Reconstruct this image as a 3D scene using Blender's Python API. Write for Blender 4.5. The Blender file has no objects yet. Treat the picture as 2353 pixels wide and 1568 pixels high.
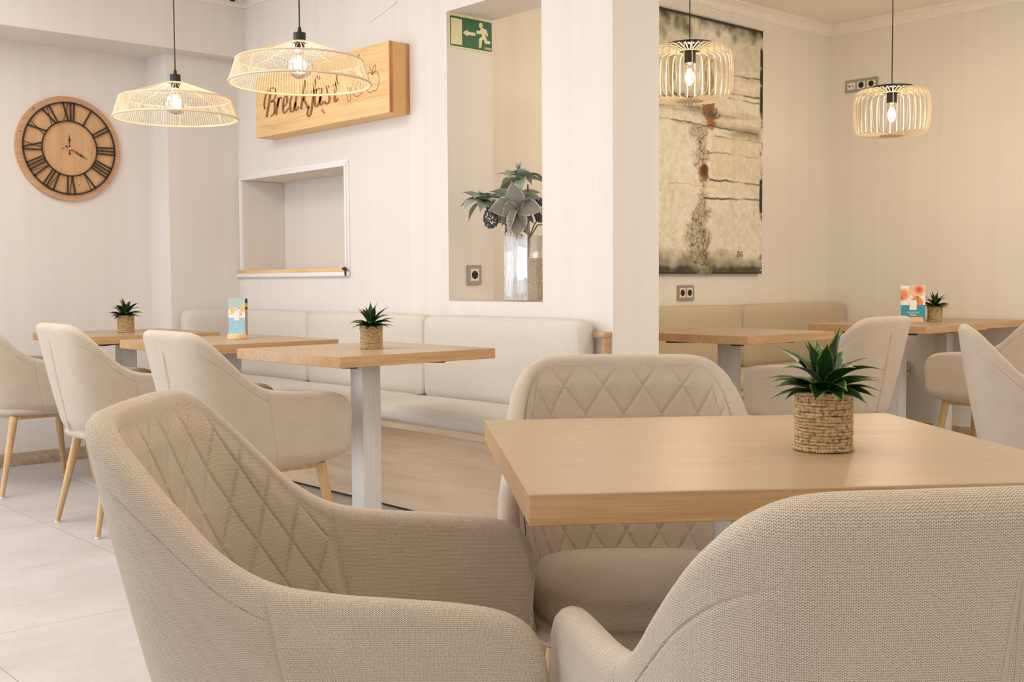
import bpy, bmesh, math, random
import numpy as np
from mathutils import Vector, Matrix
random.seed(7)
scn = bpy.context.scene
COL = scn.collection
PI = math.pi
R = math.radians

# ------------------------------------------------------------------ camera
AW, PITCH, ROLL, FPX, CAMH = R(41.9), R(3.054), R(-0.3485), 2580.2, 0.9974
sA, cA = math.sin(AW), math.cos(AW)
def cam2room(x, y, z=0.0):
    return Vector((cA*x + sA*y, -sA*x + cA*y, z))
def camdir(x, y, z):
    cp, sp = math.cos(PITCH), math.sin(PITCH)
    return cam2room(x, y*cp + z*sp, -y*sp + z*cp)
camd = bpy.data.cameras.new('camera')
cam = bpy.data.objects.new('camera', camd); COL.objects.link(cam)
rv = camdir(math.cos(ROLL), 0, math.sin(ROLL)); uv_ = camdir(-math.sin(ROLL), 0, math.cos(ROLL)); fv = camdir(0, 1, 0)
m = Matrix((rv, uv_, -fv)).transposed().to_4x4(); m.translation = Vector((0, 0, CAMH))
cam.matrix_world = m
camd.sensor_fit = 'HORIZONTAL'; camd.sensor_width = 36.0; camd.lens = FPX/2353*36.0
camd.clip_start = 0.05; camd.clip_end = 60
scn.camera = cam

# ------------------------------------------------------------------ world, lights, exposure
scn.view_settings.view_transform = 'Standard'; scn.view_settings.look = 'None'
scn.view_settings.exposure = 0.24; scn.view_settings.gamma = 1.0
scn.view_settings.use_curve_mapping = False
world = bpy.data.worlds.new('daylight'); scn.world = world; world.use_nodes = True
wb = world.node_tree.nodes['Background']
wb.inputs['Strength'].default_value = 1.2
_wt = world.node_tree; _tc = _wt.nodes.new('ShaderNodeTexCoord'); _sx = _wt.nodes.new('ShaderNodeSeparateXYZ'); _wr = _wt.nodes.new('ShaderNodeValToRGB'); _mr = _wt.nodes.new('ShaderNodeMapRange')
_wt.links.new(_tc.outputs['Generated'], _sx.inputs[0]); _mr.inputs['From Min'].default_value = -1; _mr.inputs['From Max'].default_value = 1
_wt.links.new(_sx.outputs[0], _mr.inputs['Value']); _wt.links.new(_mr.outputs[0], _wr.inputs['Fac']); _wt.links.new(_wr.outputs[0], wb.inputs['Color'])
_wr.color_ramp.elements[0].position = 0.12; _wr.color_ramp.elements[0].color = (0.60, 0.66, 0.72, 1)
_wr.color_ramp.elements[1].position = 0.42; _wr.color_ramp.elements[1].color = (1.0, 0.90, 0.79, 1)
def area(name, loc, target, sx, sy, power, color):
    l = bpy.data.lights.new(name, 'AREA'); l.shape = 'RECTANGLE'; l.size = sx; l.size_y = sy
    l.energy = power; l.color = color
    o = bpy.data.objects.new(name, l); COL.objects.link(o); o.location = loc
    o.rotation_euler = (Vector(target)-Vector(loc)).to_track_quat('-Z', 'Y').to_euler()
    return o
area('window_daylight', (-3.0, 7.6, 1.45), (2.3, 2.6, 1.0), 5.0, 2.4, 145, (0.84, 0.92, 1.0))
area('window_daylight', (-5.6, 1.5, 1.5), (3.3, 3.0, 1.2), 5.0, 2.5, 36, (0.84, 0.92, 1.0))
area('ceiling_fill', (0.9, 1.4, 2.66), (0.9, 1.4, 0), 3.0, 3.0, 27, (1.0, 0.91, 0.80))  # added soft fill from above for chair interiors, no such fitting seen
area('ceiling_fill', (1.3, 4.4, 2.66), (1.7, 4.4, 0), 2.4, 2.6, 66, (0.97, 0.97, 0.98))  # added fill to lift the far bench and clock wall, unseen
area('ceiling_fill', (5.0, 1.6, 2.66), (5.0, 1.9, 0), 1.8, 1.8, 62, (1.0, 0.88, 0.72))  # added warm fill for the right-hand room, unseen

# ------------------------------------------------------------------ materials
def srgb(r, g, b):
    f = lambda c: (c/255/12.92) if c/255 <= 0.04045 else ((c/255+0.055)/1.055)**2.4
    return (f(r), f(g), f(b), 1.0)
def mat(name, color, rough=0.6, metal=0.0, **kw):
    m = bpy.data.materials.new(name); m.use_nodes = True
    b = m.node_tree.nodes['Principled BSDF']
    b.inputs['Base Color'].default_value = color; b.inputs['Roughness'].default_value = rough
    b.inputs['Metallic'].default_value = metal
    for k, v in kw.items(): b.inputs[k].default_value = v
    return m
class NT:
    def __init__(s, m): s.t = m.node_tree; s.b = s.t.nodes['Principled BSDF']
    def n(s, typ, **kw):
        x = s.t.nodes.new(typ)
        for k, v in kw.items():
            if k in x.inputs.keys() if hasattr(x.inputs, 'keys') else False: x.inputs[k].default_value = v
            else: setattr(x, k, v)
        return x
    def l(s, a, b): s.t.links.new(a, b)
    def coords(s, kind='Object', scale=(1, 1, 1), rot=(0, 0, 0)):
        tc = s.t.nodes.new('ShaderNodeTexCoord'); mp = s.t.nodes.new('ShaderNodeMapping')
        mp.inputs['Scale'].default_value = scale; mp.inputs['Rotation'].default_value = rot
        s.l(tc.outputs[kind], mp.inputs['Vector']); return mp.outputs['Vector']
    def noise(s, vec, scale, detail=3, rough=0.5, dist=0.0):
        x = s.t.nodes.new('ShaderNodeTexNoise'); x.inputs['Scale'].default_value = scale
        x.inputs['Detail'].default_value = detail; x.inputs['Roughness'].default_value = rough
        x.inputs['Distortion'].default_value = dist; s.l(vec, x.inputs['Vector']); return x.outputs['Fac']
    def math(s, op, a, b=None, c=None):
        x = s.t.nodes.new('ShaderNodeMath'); x.operation = op
        for i, v in enumerate((a, b, c)):
            if v is None: continue
            if isinstance(v, (int, float)): x.inputs[i].default_value = v
            else: s.l(v, x.inputs[i])
        return x.outputs[0]
    def ramp(s, fac, stops):
        x = s.t.nodes.new('ShaderNodeValToRGB'); e = x.color_ramp.elements
        e[0].position, e[0].color = stops[0]; e[1].position, e[1].color = stops[-1]
        for p, c in stops[1:-1]:
            k = e.new(p); k.color = c
        s.l(fac, x.inputs['Fac']); return x.outputs['Color']
    def bump(s, h, strength=0.3, dist=0.001):
        x = s.t.nodes.new('ShaderNodeBump'); x.inputs['Strength'].default_value = strength
        x.inputs['Distance'].default_value = dist; s.l(h, x.inputs['Height']); s.l(x.outputs['Normal'], s.b.inputs['Normal'])

def fabric(name, base, dark, pitch=0.0042, bump=0.55, knit=True):
    m = mat(name, base, 0.95); t = NT(m)
    m.node_tree.nodes['Principled BSDF'].inputs['Sheen Weight'].default_value = 0.25
    m.node_tree.nodes['Principled BSDF'].inputs['Sheen Roughness'].default_value = 0.5
    m.node_tree.nodes['Principled BSDF'].inputs['Specular IOR Level'].default_value = 0.15
    tc = t.n('ShaderNodeTexCoord'); sp = t.n('ShaderNodeSeparateXYZ'); t.l(tc.outputs['UV'], sp.inputs[0])
    u, v = sp.outputs[0], sp.outputs[1]
    tri = t.math('ABSOLUTE', t.math('SUBTRACT', t.math('FRACT', t.math('MULTIPLY', u, 1.0/pitch)), 0.5))
    row = t.math('ADD', t.math('MULTIPLY', v, 1.0/(pitch*0.72)), t.math('MULTIPLY', tri, 1.1 if knit else 0.0))
    wv = t.math('SINE', t.math('MULTIPLY', row, 2*PI))
    if knit:
        wu = t.math('SINE', t.math('MULTIPLY', u, 4*PI/pitch))
    else:
        wu = t.math('SINE', t.math('MULTIPLY', u, 2*PI/pitch))
    h = t.math('ADD', t.math('MULTIPLY', wv, 0.5), t.math('MULTIPLY', wu, 0.28 if knit else 0.5))
    n1 = t.noise(tc.outputs['UV'], 420, 2); n2 = t.noise(tc.outputs['UV'], 14, 3)
    hh = t.math('ADD', h, t.math('MULTIPLY', n1, 1.1))
    fac = t.math('ADD', t.math('MULTIPLY', hh, 0.30), t.math('MULTIPLY', n2, 0.10))
    c = t.ramp(fac, [(-0.0, dark), (0.30, base)])
    t.l(c, t.b.inputs['Base Color'])
    t.bump(hh, bump, 0.0007)
    return m

def wood(name, light, mid, dark, scale=1.0, axis='X', rough=0.45, grain=1.0, coords='Object'):
    m = mat(name, mid, rough); t = NT(m)
    st = {'X': (1.2, 16, 16), 'Y': (16, 1.2, 16), 'Z': (16, 16, 1.2)}[axis]
    v = t.coords(coords, tuple(q*scale for q in st))
    n1 = t.noise(v, 2.2, 5, 0.6, 0.35); 
    st2 = {'X': (1.5, 110, 110), 'Y': (110, 1.5, 110), 'Z': (110, 110, 1.5)}[axis]
    v2 = t.coords(coords, tuple(q*scale for q in st2))
    n2 = t.noise(v2, 3.0, 3, 0.6)
    f = t.math('ADD', t.math('MULTIPLY', n1, 0.6*grain), t.math('MULTIPLY', n2, 0.4*grain))
    f = t.math('ADD', f, 0.5*(1-grain))
    c = t.ramp(f, [(0.28, dark), (0.5, mid), (0.72, light)])
    t.l(c, t.b.inputs['Base Color']); t.bump(n2, 0.12, 0.0006)
    return m
def plaster(name, color, bump=0.06):
    m = mat(name, color, 0.9); t = NT(m); v = t.coords('Object')
    n = t.noise(t.coords('Object', (9, 9, 0.25)), 1.6, 4); n2 = t.noise(v, 160, 3)
    c1 = tuple(q*0.955 for q in color[:3])+(1,)
    t.l(t.ramp(n, [(0.3, c1), (0.7, color)]), t.b.inputs['Base Color']); t.bump(n2, bump, 0.002)
    m.node_tree.nodes['Principled BSDF'].inputs['Specular IOR Level'].default_value = 0.2
    return m

M_WALL = plaster('wall_paint', srgb(233, 226, 220))
M_WALLR = plaster('wall_paint_warm_lit', srgb(233, 225, 213))  # same wall paint, with warm lamp light tinted into the colour
M_CEIL = plaster('ceiling_paint', srgb(242, 234, 224))
M_FAB = fabric('chair_fabric', srgb(217, 201, 182), srgb(150, 130, 108), 0.0030)
M_BENCH = fabric('bench_fabric', srgb(226, 219, 208), srgb(196, 187, 174), 0.0030, 0.35, False)
M_BENCHR = fabric('warm_bench_fabric', srgb(206, 190, 160), srgb(170, 152, 122), 0.0030, 0.35, False)
M_TOP = wood('oak_laminate', srgb(186, 163, 131), srgb(177, 152, 119), srgb(166, 139, 106), 1.0, 'X', 0.34, 0.9)
M_EDGE = wood('oak_edge', srgb(208, 172, 128), srgb(192, 152, 106), srgb(168, 128, 82), 1.6, 'X', 0.28, 1.0)
M_BPANEL = wood('bench_panel_oak', srgb(228, 204, 174), srgb(217, 190, 158), srgb(200, 170, 136), 0.8, 'Y', 0.5, 1.1)
M_LEG = wood('leg_wood', srgb(214, 180, 130), srgb(198, 160, 110), srgb(170, 132, 82), 1.2, 'Z', 0.4, 1.1)
M_PINE = wood('pine', srgb(244, 210, 158), srgb(238, 196, 138), srgb(214, 160, 100), 0.7, 'Y', 0.55, 1.2)
M_PINEE = wood('pine_end', srgb(222, 170, 108), srgb(196, 134, 78), srgb(156, 88, 46), 1.4, 'Z', 0.6, 1.3)
M_CARVE = mat('carved_brown', srgb(150, 98, 52), 0.8)
M_CLOCK = wood('clock_wood', srgb(226, 184, 138), srgb(214, 168, 120), srgb(196, 146, 98), 0.8, 'Z', 0.6, 1.0)
M_CLOCKRIM = wood('clock_rim_wood', srgb(220, 176, 134), srgb(204, 158, 116), srgb(182, 132, 92), 1.2, 'X', 0.6, 1.0)
M_IRON = mat('dark_iron', srgb(62, 52, 42), 0.6, 0.3)
M_BLACK = mat('black_metal', srgb(30, 28, 26), 0.5, 0.2)
M_STEEL = mat('brushed_steel', srgb(206, 204, 200), 0.42, 0.15); _t = NT(M_STEEL)
_n = _t.noise(_t.coords('Object', (260, 260, 3)), 2.0, 3); _t.bump(_n, 0.15, 0.0005)
_t.l(_t.ramp(_n, [(0.3, srgb(206, 204, 200)), (0.7, srgb(230, 228, 224))]), _t.b.inputs['Base Color'])
M_BASE = mat('base_plate_steel', srgb(205, 205, 205), 0.35, 0.6)
M_GLIDE = mat('white_plastic', srgb(225, 222, 215), 0.5)
M_CREAM = mat('cream_plastic', srgb(226, 220, 208), 0.5)
M_GREY = mat('champagne_plastic', srgb(168, 158, 142), 0.4, 0.35)
M_HOLE = mat('socket_black', srgb(24, 22, 20), 0.6)
M_CORD = mat('black_cable', srgb(52, 40, 32), 0.7)
M_ROPE = mat('lampshade_cord', srgb(222, 202, 170), 0.85)
M_SLAT = mat('bamboo_strip', srgb(226, 208, 174), 0.55)
M_PAPERW = mat('white_paper', srgb(240, 238, 234), 0.6)
M_TEAL = mat('teal_print', srgb(52, 148, 168), 0.5)
M_SKYP = mat('pale_blue_print', srgb(150, 200, 224), 0.45)
M_GREEN = mat('sign_green', srgb(44, 104, 66), 0.5)
M_LUM = mat('sign_cream', srgb(230, 222, 182), 0.6)

def tile_floor():
    m = mat('floor_tiles', srgb(205, 196, 188), 0.42); t = NT(m)
    tc = t.n('ShaderNodeTexCoord'); sp = t.n('ShaderNodeSeparateXYZ'); t.l(tc.outputs['Object'], sp.inputs[0])
    S = 0.718
    def line(o, off):
        fr = t.math('FRACT', t.math('DIVIDE', t.math('ADD', o, off), S))
        d = t.math('MINIMUM', fr, t.math('SUBTRACT', 1.0, fr))
        return t.math('LESS_THAN', d, 0.0022)
    lx = line(sp.outputs[0], 10*S - 1.642); ly = line(sp.outputs[1], 10*S - 4.045)
    g = t.math('MAXIMUM', lx, ly)
    n = t.noise(tc.outputs['Object'], 3.2, 6, 0.65); n2 = t.noise(tc.outputs['Object'], 60, 4)
    f = t.math('ADD', t.math('MULTIPLY', n, 0.75), t.math('MULTIPLY', n2, 0.25))
    c = t.ramp(f, [(0.3, srgb(184, 177, 174)), (0.5, srgb(196, 190, 188)), (0.7, srgb(206, 202, 201))])
    mx = t.n('ShaderNodeMix'); mx.data_type = 'RGBA'; t.l(g, mx.inputs[0]); t.l(c, mx.inputs[6]); mx.inputs[7].default_value = srgb(160, 142, 126)
    t.l(mx.outputs[2], t.b.inputs['Base Color'])
    t.bump(t.math('SUBTRACT', t.math('MULTIPLY', n2, 0.3), g), 0.2, 0.002)
    return m
M_FLOOR = tile_floor()
M_BASEB = mat('baseboard_stone', srgb(186, 162, 140), 0.6); _t = NT(M_BASEB)
_n = _t.noise(_t.coords('Object'), 22, 5, 0.7); _t.l(_t.ramp(_n, [(0.3, srgb(168, 142, 120)), (0.7, srgb(202, 182, 160))]), _t.b.inputs['Base Color'])

def emis(name, color, strength):
    m = bpy.data.materials.new(name); m.use_nodes = True; t = m.node_tree; t.nodes.clear()
    e = t.nodes.new('ShaderNodeEmission'); e.inputs[0].default_value = color; e.inputs[1].default_value = strength
    o = t.nodes.new('ShaderNodeOutputMaterial'); t.links.new(e.outputs[0], o.inputs[0]); return m
M_FIL = emis('filament_glow', (1.0, 0.80, 0.52, 1), 60)
def clear_glass(name, reflect=0.12, tint=(1, 1, 1, 1), glare=0.0, k=0.8):
    m = bpy.data.materials.new(name); m.use_nodes = True; t = m.node_tree; t.nodes.clear()
    tr = t.nodes.new('ShaderNodeBsdfTransparent'); tr.inputs[0].default_value = tint
    gl = t.nodes.new('ShaderNodeBsdfGlossy'); gl.inputs['Roughness'].default_value = 0.04
    fr = t.nodes.new('ShaderNodeLayerWeight'); fr.inputs[0].default_value = 0.35
    ad = t.nodes.new('ShaderNodeMath'); ad.operation = 'MULTIPLY_ADD'; ad.inputs[1].default_value = k; ad.inputs[2].default_value = reflect
    ad.use_clamp = True
    t.links.new(fr.outputs['Fresnel'], ad.inputs[0])
    mx = t.nodes.new('ShaderNodeMixShader'); t.links.new(ad.outputs[0], mx.inputs[0]); t.links.new(tr.outputs[0], mx.inputs[1]); t.links.new(gl.outputs[0], mx.inputs[2])
    out = mx
    if glare > 0:  # streaky white diffuse stands in for reflected light on the glass
        df = t.nodes.new('ShaderNodeBsdfDiffuse'); df.inputs[0].default_value = (0.95, 0.95, 0.95, 1)
        tc = t.nodes.new('ShaderNodeTexCoord'); mp = t.nodes.new('ShaderNodeMapping'); mp.inputs['Scale'].default_value = (14, 14, 3)
        nz = t.nodes.new('ShaderNodeTexNoise'); nz.inputs['Scale'].default_value = 3; nz.inputs['Distortion'].default_value = 1.5
        t.links.new(tc.outputs['Object'], mp.inputs[0]); t.links.new(mp.outputs[0], nz.inputs['Vector'])
        r = t.nodes.new('ShaderNodeMapRange'); r.inputs['From Min'].default_value = 0.4; r.inputs['From Max'].default_value = 0.6
        r.inputs['To Min'].default_value = glare*0.6; r.inputs['To Max'].default_value = glare
        t.links.new(nz.outputs['Fac'], r.inputs['Value'])
        m2 = t.nodes.new('ShaderNodeMixShader'); t.links.new(r.outputs[0], m2.inputs[0]); t.links.new(mx.outputs[0], m2.inputs[1]); t.links.new(df.outputs[0], m2.inputs[2]); out = m2
    o = t.nodes.new('ShaderNodeOutputMaterial'); t.links.new(out.outputs[0], o.inputs[0]); return m
M_BULB = clear_glass('bulb_glass', 0.05, (1.0, 0.98, 0.94, 1))
M_VASE = clear_glass('vase_glass', 0.03, k=0.35)
M_VASEF = clear_glass('vase_glass_glare', 0.3, glare=0.6)  # left face: window reflection mixed in as white diffuse colour
M_ACRYL = clear_glass('acrylic', 0.06)

# ------------------------------------------------------------------ object helpers
def link(o, parent=None):
    COL.objects.link(o)
    if parent is not None: o.parent = parent
    return o
def shade(me, smooth, angle=None):
    if smooth:
        me.polygons.foreach_set('use_smooth', [True]*len(me.polygons))
        if angle:
            me.set_sharp_from_angle(angle=angle)
def mesh(name, vs, fs, mt, parent=None, smooth=False, angle=None, uvs=None, mats=None, midx=None):
    me = bpy.data.meshes.new(name); me.from_pydata([tuple(v) for v in vs], [], fs); me.validate(); me.update()
    for q in (mats or [mt]): me.materials.append(q)
    if midx: me.polygons.foreach_set('material_index', midx)
    if uvs is not None:
        uvl = me.uv_layers.new(name='UVMap')
        li = np.zeros(len(me.loops), dtype=np.int32); me.loops.foreach_get('vertex_index', li)
        uvl.data.foreach_set('uv', np.asarray(uvs, dtype=np.float32)[li].ravel())
    shade(me, smooth, angle)
    return link(bpy.data.objects.new(name, me), parent)
def box_uv(me):
    uvl = me.uv_layers.new(name='UVMap')
    for p in me.polygons:
        n = p.normal; ax = max(range(3), key=lambda i: abs(n[i]))
        for li in p.loop_indices:
            c = me.vertices[me.loops[li].vertex_index].co
            uvl.data[li].uv = ((c.y, c.z) if ax == 0 else (c.x, c.z) if ax == 1 else (c.x, c.y))
def from_bm(name, bm, mt, parent=None, smooth=False, angle=None, uv=False, mats=None):
    me = bpy.data.meshes.new(name); bm.to_mesh(me); bm.free()
    for q in (mats or [mt]): me.materials.append(q)
    if uv: box_uv(me)
    shade(me, smooth, angle)
    return link(bpy.data.objects.new(name, me), parent)
def add_box(bm, x0, x1, y0, y1, z0, z1, bev=0.0, seg=2, mi=0):
    r = bmesh.ops.create_cube(bm, size=1.0)
    vs = r['verts']
    for v in vs: v.co = Vector(((x0+x1)/2+v.co.x*(x1-x0), (y0+y1)/2+v.co.y*(y1-y0), (z0+z1)/2+v.co.z*(z1-z0)))
    fs = set(f for v in vs for f in v.link_faces)
    for f in fs: f.material_index = mi
    if bev > 0:
        es = list(set(e for v in vs for e in v.link_edges))
        bmesh.ops.bevel(bm, geom=es, offset=bev, segments=seg, profile=0.5, affect='EDGES', clamp_overlap=True)
def box(name, x0, x1, y0, y1, z0, z1, mt, parent=None, bev=0.0, seg=2, uv=False):
    bm = bmesh.new(); add_box(bm, x0, x1, y0, y1, z0, z1, bev, seg)
    return from_bm(name, bm, mt, parent, bev > 0, R(40), uv)
def boxes(name, lst, mt, parent=None, bev=0.0, uv=False):
    bm = bmesh.new()
    for b in lst: add_box(bm, *b, bev=bev)
    return from_bm(name, bm, mt, parent, bev > 0, R(40), uv)
def lathe_data(prof, n=32, cx=0, cy=0):
    vs, fs = [], []
    for (r, z) in prof:
        for k in range(n):
            a = 2*PI*k/n; vs.append((cx+r*math.cos(a), cy+r*math.sin(a), z))
    for i in range(len(prof)-1):
        for k in range(n):
            fs.append((i*n+k, i*n+(k+1) % n, (i+1)*n+(k+1) % n, (i+1)*n+k))
    fs.append(tuple(range(n))[::-1]); fs.append(tuple((len(prof)-1)*n+k for k in range(n)))
    return vs, fs
def lathe(name, prof, mt, parent=None, n=32, cx=0, cy=0, angle=R(40)):
    vs, fs = lathe_data(prof, n, cx, cy); return mesh(name, vs, fs, mt, parent, True, angle)
class MB:
    def __init__(s): s.v = []; s.f = []; s.uv = []
    def add(s, vs, fs, uv=None):
        o = len(s.v); s.v += [tuple(q) for q in vs]; s.f += [tuple(i+o for i in f) for f in fs]
        s.uv += (uv if uv else [(0, 0)]*len(vs))
    def tube(s, pts, rad, n=6, closed=False, flat=None):
        pts = [Vector(p) for p in pts]; N = len(pts)
        if not isinstance(rad, (list, tuple)): rad = [rad]*N
        vs = []; up = None
        for i in range(N):
            if closed: t = (pts[(i+1) % N]-pts[i-1])
            else: t = pts[min(i+1, N-1)]-pts[max(i-1, 0)]
            t.normalize()
            if up is None:
                up = Vector((0, 0, 1)) if abs(t.z) < 0.9 else Vector((1, 0, 0))
            a = t.cross(up)
            if a.length < 1e-6: a = t.orthogonal()
            a.normalize(); b = a.cross(t); b.normalize(); up = b
            fr = flat if flat else 1.0
            for k in range(n):
                an = 2*PI*k/n+PI/n; vs.append(pts[i]+a*math.cos(an)*rad[i]+b*math.sin(an)*rad[i]*fr)
        fs = []
        for i in range(N if closed else N-1):
            j = (i+1) % N
            for k in range(n): fs.append((i*n+k, i*n+(k+1) % n, j*n+(k+1) % n, j*n+k))
        if not closed: fs.append(tuple(range(n))[::-1]); fs.append(tuple((N-1)*n+k for k in range(n)))
        s.add(vs, fs)
    def build(s, name, mt, parent=None, smooth=True, angle=R(50), uv=False):
        return mesh(name, s.v, s.f, mt, parent, smooth, angle, s.uv if uv else None)
def thing(name, label, cat, loc=(0, 0, 0), rz=0.0, group=None):
    o = bpy.data.objects.new(name, None); COL.objects.link(o); o.empty_display_size = 0.1
    o.location = loc; o.rotation_euler = (0, 0, rz); o['label'] = label; o['category'] = cat
    if group: o['group'] = group
    return o
def tag(o, label, cat, group=None, kind=None):
    o['label'] = label; o['category'] = cat
    if group: o['group'] = group
    if kind: o['kind'] = kind
    return o
def struct(o, label=None):
    o['kind'] = 'structure'
    if label: o['label'] = label
    return o
def dup(root, loc, rz, label, group=None):
    r = root.copy(); COL.objects.link(r); r.location = loc; r.rotation_euler = (0, 0, rz); r['label'] = label
    if group: r['group'] = group
    for ch in list(root.children):
        c = ch.copy(); COL.objects.link(c); c.parent = r
        for g in list(ch.children):
            d = g.copy(); COL.objects.link(d); d.parent = c
    return r
def poly_plate(bm_list, pts2, frame, depth):
    """pts2: 2D polygon; frame: function (a,b,d)->Vector ; extruded by depth"""
    n = len(pts2); vs = [frame(a, b, 0) for a, b in pts2]+[frame(a, b, depth) for a, b in pts2]
    fs = [tuple(range(n))[::-1], tuple(range(n, 2*n))]+[(i, (i+1) % n, n+(i+1) % n, n+i) for i in range(n)]
    bm_list.add(vs, fs)
def rrect(w, h, r, n=5, cx=0, cy=0):
    o = []
    for (sx, sy, a0) in ((1, 1, 0), (-1, 1, 90), (-1, -1, 180), (1, -1, 270)):
        for k in range(n+1):
            a = R(a0+90*k/n); o.append((cx+sx*(w/2-r)+r*math.cos(a), cy+sy*(h/2-r)+r*math.sin(a)))
    return o
def text_mesh(name, body, size, mt, parent, mw, extrude=0.0004):
    cu = bpy.data.curves.new(name, 'FONT'); cu.body = body; cu.size = size; cu.extrude = extrude
    cu.align_x = 'CENTER'; cu.align_y = 'CENTER'; cu.resolution_u = 3
    t = bpy.data.objects.new(name, cu); COL.objects.link(t)
    dg = bpy.context.evaluated_depsgraph_get(); me = bpy.data.meshes.new_from_object(t.evaluated_get(dg))
    bpy.data.objects.remove(t); me.materials.clear(); me.materials.append(mt)
    o = bpy.data.objects.new(name, me); link(o, parent); o.matrix_local = mw; return o

# ------------------------------------------------------------------ room
CZ = 2.69; XW = 3.30; XB = 3.58; YC = 6.38; YP = 4.28; XR = 6.74
struct(box('floor', -7.0, 7.1, -5.0, 6.7, -0.1, 0.0, M_FLOOR), 'pale greige square floor tiles')
struct(box('ceiling', -4.6, 7.0, -4.0, 6.6, CZ, CZ+0.12, M_CEIL), 'plain off-white ceiling')
struct(boxes('wall_center', [
    (XW, XB, 3.073, 3.48, 0, CZ), (XW, XB, 3.48, 4.119, 0, 0.906), (XW, XB, 3.48, 4.119, 2.245, CZ),
    (XW, XB, 4.119, 4.97, 0, CZ), (XW, XB, 4.97, 6.073, 0, 1.048), (XW, XB, 4.97, 6.073, 1.605, CZ),
    (XB-0.004, XB+0.02, 4.95, 6.09, 1.02, 1.63), (XW, XB, 6.073, 6.5, 0, CZ)], M_WALL),
    'white wall with the serving hatch and the tall opening')
struct(boxes('wall_left', [(0.6, 2.86, YC, YC+0.12, 0, CZ), (2.86, XW, 6.12, YC+0.12, 0, 2.31)], M_WALL), 'off-white wall behind the clock')
struct(box('trim_1', 0.0, XW, 6.0, YC, 2.31, CZ, M_WALL), 'boxed beam above the clock wall')
struct(box('wall_back', XB, 6.95, YP, YP+0.12, 0, CZ, M_WALLR), 'warm-lit cream wall behind the painting')
struct(box('wall_right', XR, XR+0.15, -4.0, YP+0.12, 0, CZ, M_WALLR), 'warm-lit cream wall with high sockets')
struct(boxes('baseboard_left', [(0.6, 2.848, YC-0.012, YC, 0, 0.072), (2.848, XW, 6.108, 6.12, 0, 0.072), (2.848, 2.86, 6.108, YC, 0, 0.072)], M_BASEB, bev=0.002), 'brown stone baseboard')
struct(box('baseboard_right', XR-0.012, XR, -4.0, YP-0.62, 0, 0.075, M_BASEB, bev=0.002), 'brown stone baseboard at the right wall')
# cornices: stepped profile swept along the walls
def cornice(name, p0, p1, nrm, z0, z1):
    n = Vector(nrm); a = Vector(p0); b = Vector(p1); mb = MB(); H = z1-z0
    prof = [(0, 0), (0.008, 0), (0.010, 0.006), (0.016, 0.010), (0.018, H*0.45), (0.03, H*0.62), (0.05, H*0.8), (0.066, H*0.9), (0.066, H), (0, H)]
    vs = [a+n*x+Vector((0, 0, z0+z)) for x, z in prof]+[b+n*x+Vector((0, 0, z0+z)) for x, z in prof]
    k = len(prof); mb.add(vs, [(i, (i+1) % k, k+(i+1) % k, k+i) for i in range(k)]+[tuple(range(k))[::-1], tuple(range(k, 2*k))])
    L = (b-a).length; d = (b-a).normalized(); q = 0.03
    while q < L-0.03:     # moulded leaf relief
        c = a+d*q+n*0.017+Vector((0, 0, z0+0.022)); u = d*0.014; w = Vector((0, 0, 0.008))
        mb.add([c-u-w, c+u*0.2-w, c+u+w, c-u*0.2+w, c+n*0.005], [(0, 1, 4), (1, 2, 4), (2, 3, 4), (3, 0, 4)]); q += 0.04
    return struct(mb.build(name, M_CEIL, None, False))
cornice('trim_2', (XB, YP, 0), (XR, YP, 0), (0, -1, 0), CZ-0.062, CZ)['label'] = 'moulded cornice above the painting'
cornice('trim_3', (XR, YP, 0), (XR, -4.0, 0), (-1, 0, 0), CZ-0.062, CZ)['label'] = 'moulded cornice on the right wall'
cornice('trim_4', (XW, 6.0, 0), (XW, 3.073, 0), (-1, 0, 0), CZ-0.09, CZ)['label'] = 'moulded cornice above the wooden sign'
cornice('trim_5', (-2.6, 6.0, 0), (XW, 6.0, 0), (0, -1, 0), CZ-0.09, CZ)['label'] = 'moulded cornice along the beam'
# serving hatch frame
wf = struct(boxes('window_1', [(XW-0.004, XB-0.005, 4.972, 4.976, 1.05, 1.603), (XW-0.004, XB-0.005, 6.067, 6.071, 1.05, 1.603)], M_WALL), 'recessed white serving hatch')
def ring_frame(name, y0, y1, z0, z1, w, x_out, x_in, mt, parent, sill=False):
    lst = [(x_out, x_in, y0-w, y1+w, z1, z1+w), (x_out, x_in, y0-w, y0, z0, z1), (x_out, x_in, y1, y1+w, z0, z1)]
    return boxes(name, lst, mt, parent, bev=0.003)
M_TRIMW = mat('gloss_white_paint', srgb(240, 236, 234), 0.4)
ring_frame('window_frame', 4.972, 6.071, 1.06, 1.603, 0.018, XW-0.014, XW+0.004, M_TRIMW, wf)
ring_frame('window_moulding', 4.954, 6.089, 1.06, 1.621, 0.016, XW-0.008, XW+0.002, M_TRIMW, wf)
box('window_sill', XW-0.02, XB-0.006, 4.975, 6.12, 1.048, 1.072, M_PINE, wf, bev=0.002)
box('apron_rail', XW-0.022, XW, 4.94, 6.12, 1.028, 1.052, M_TRIMW, wf, bev=0.004)
_l = MB(); _l.tube([(XW-0.022, 4.955, 1.075), (XW-0.03, 4.945, 1.06), (XW-0.024, 4.95, 1.03)], 0.005, 6)
_l.tube([(XW-0.026, 4.97, 1.068), (XW-0.026, 4.94, 1.064)], 0.007, 6); _l.build('latch', M_IRON, wf)
# sill of the tall opening
struct(box('window_2', XW+0.0005, XB-0.001, 3.482, 4.117, 0.902, 0.9075, mat('sill_wood_tone', srgb(214, 196, 172), 0.6)), 'thin sill of the tall opening in the white wall')
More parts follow.
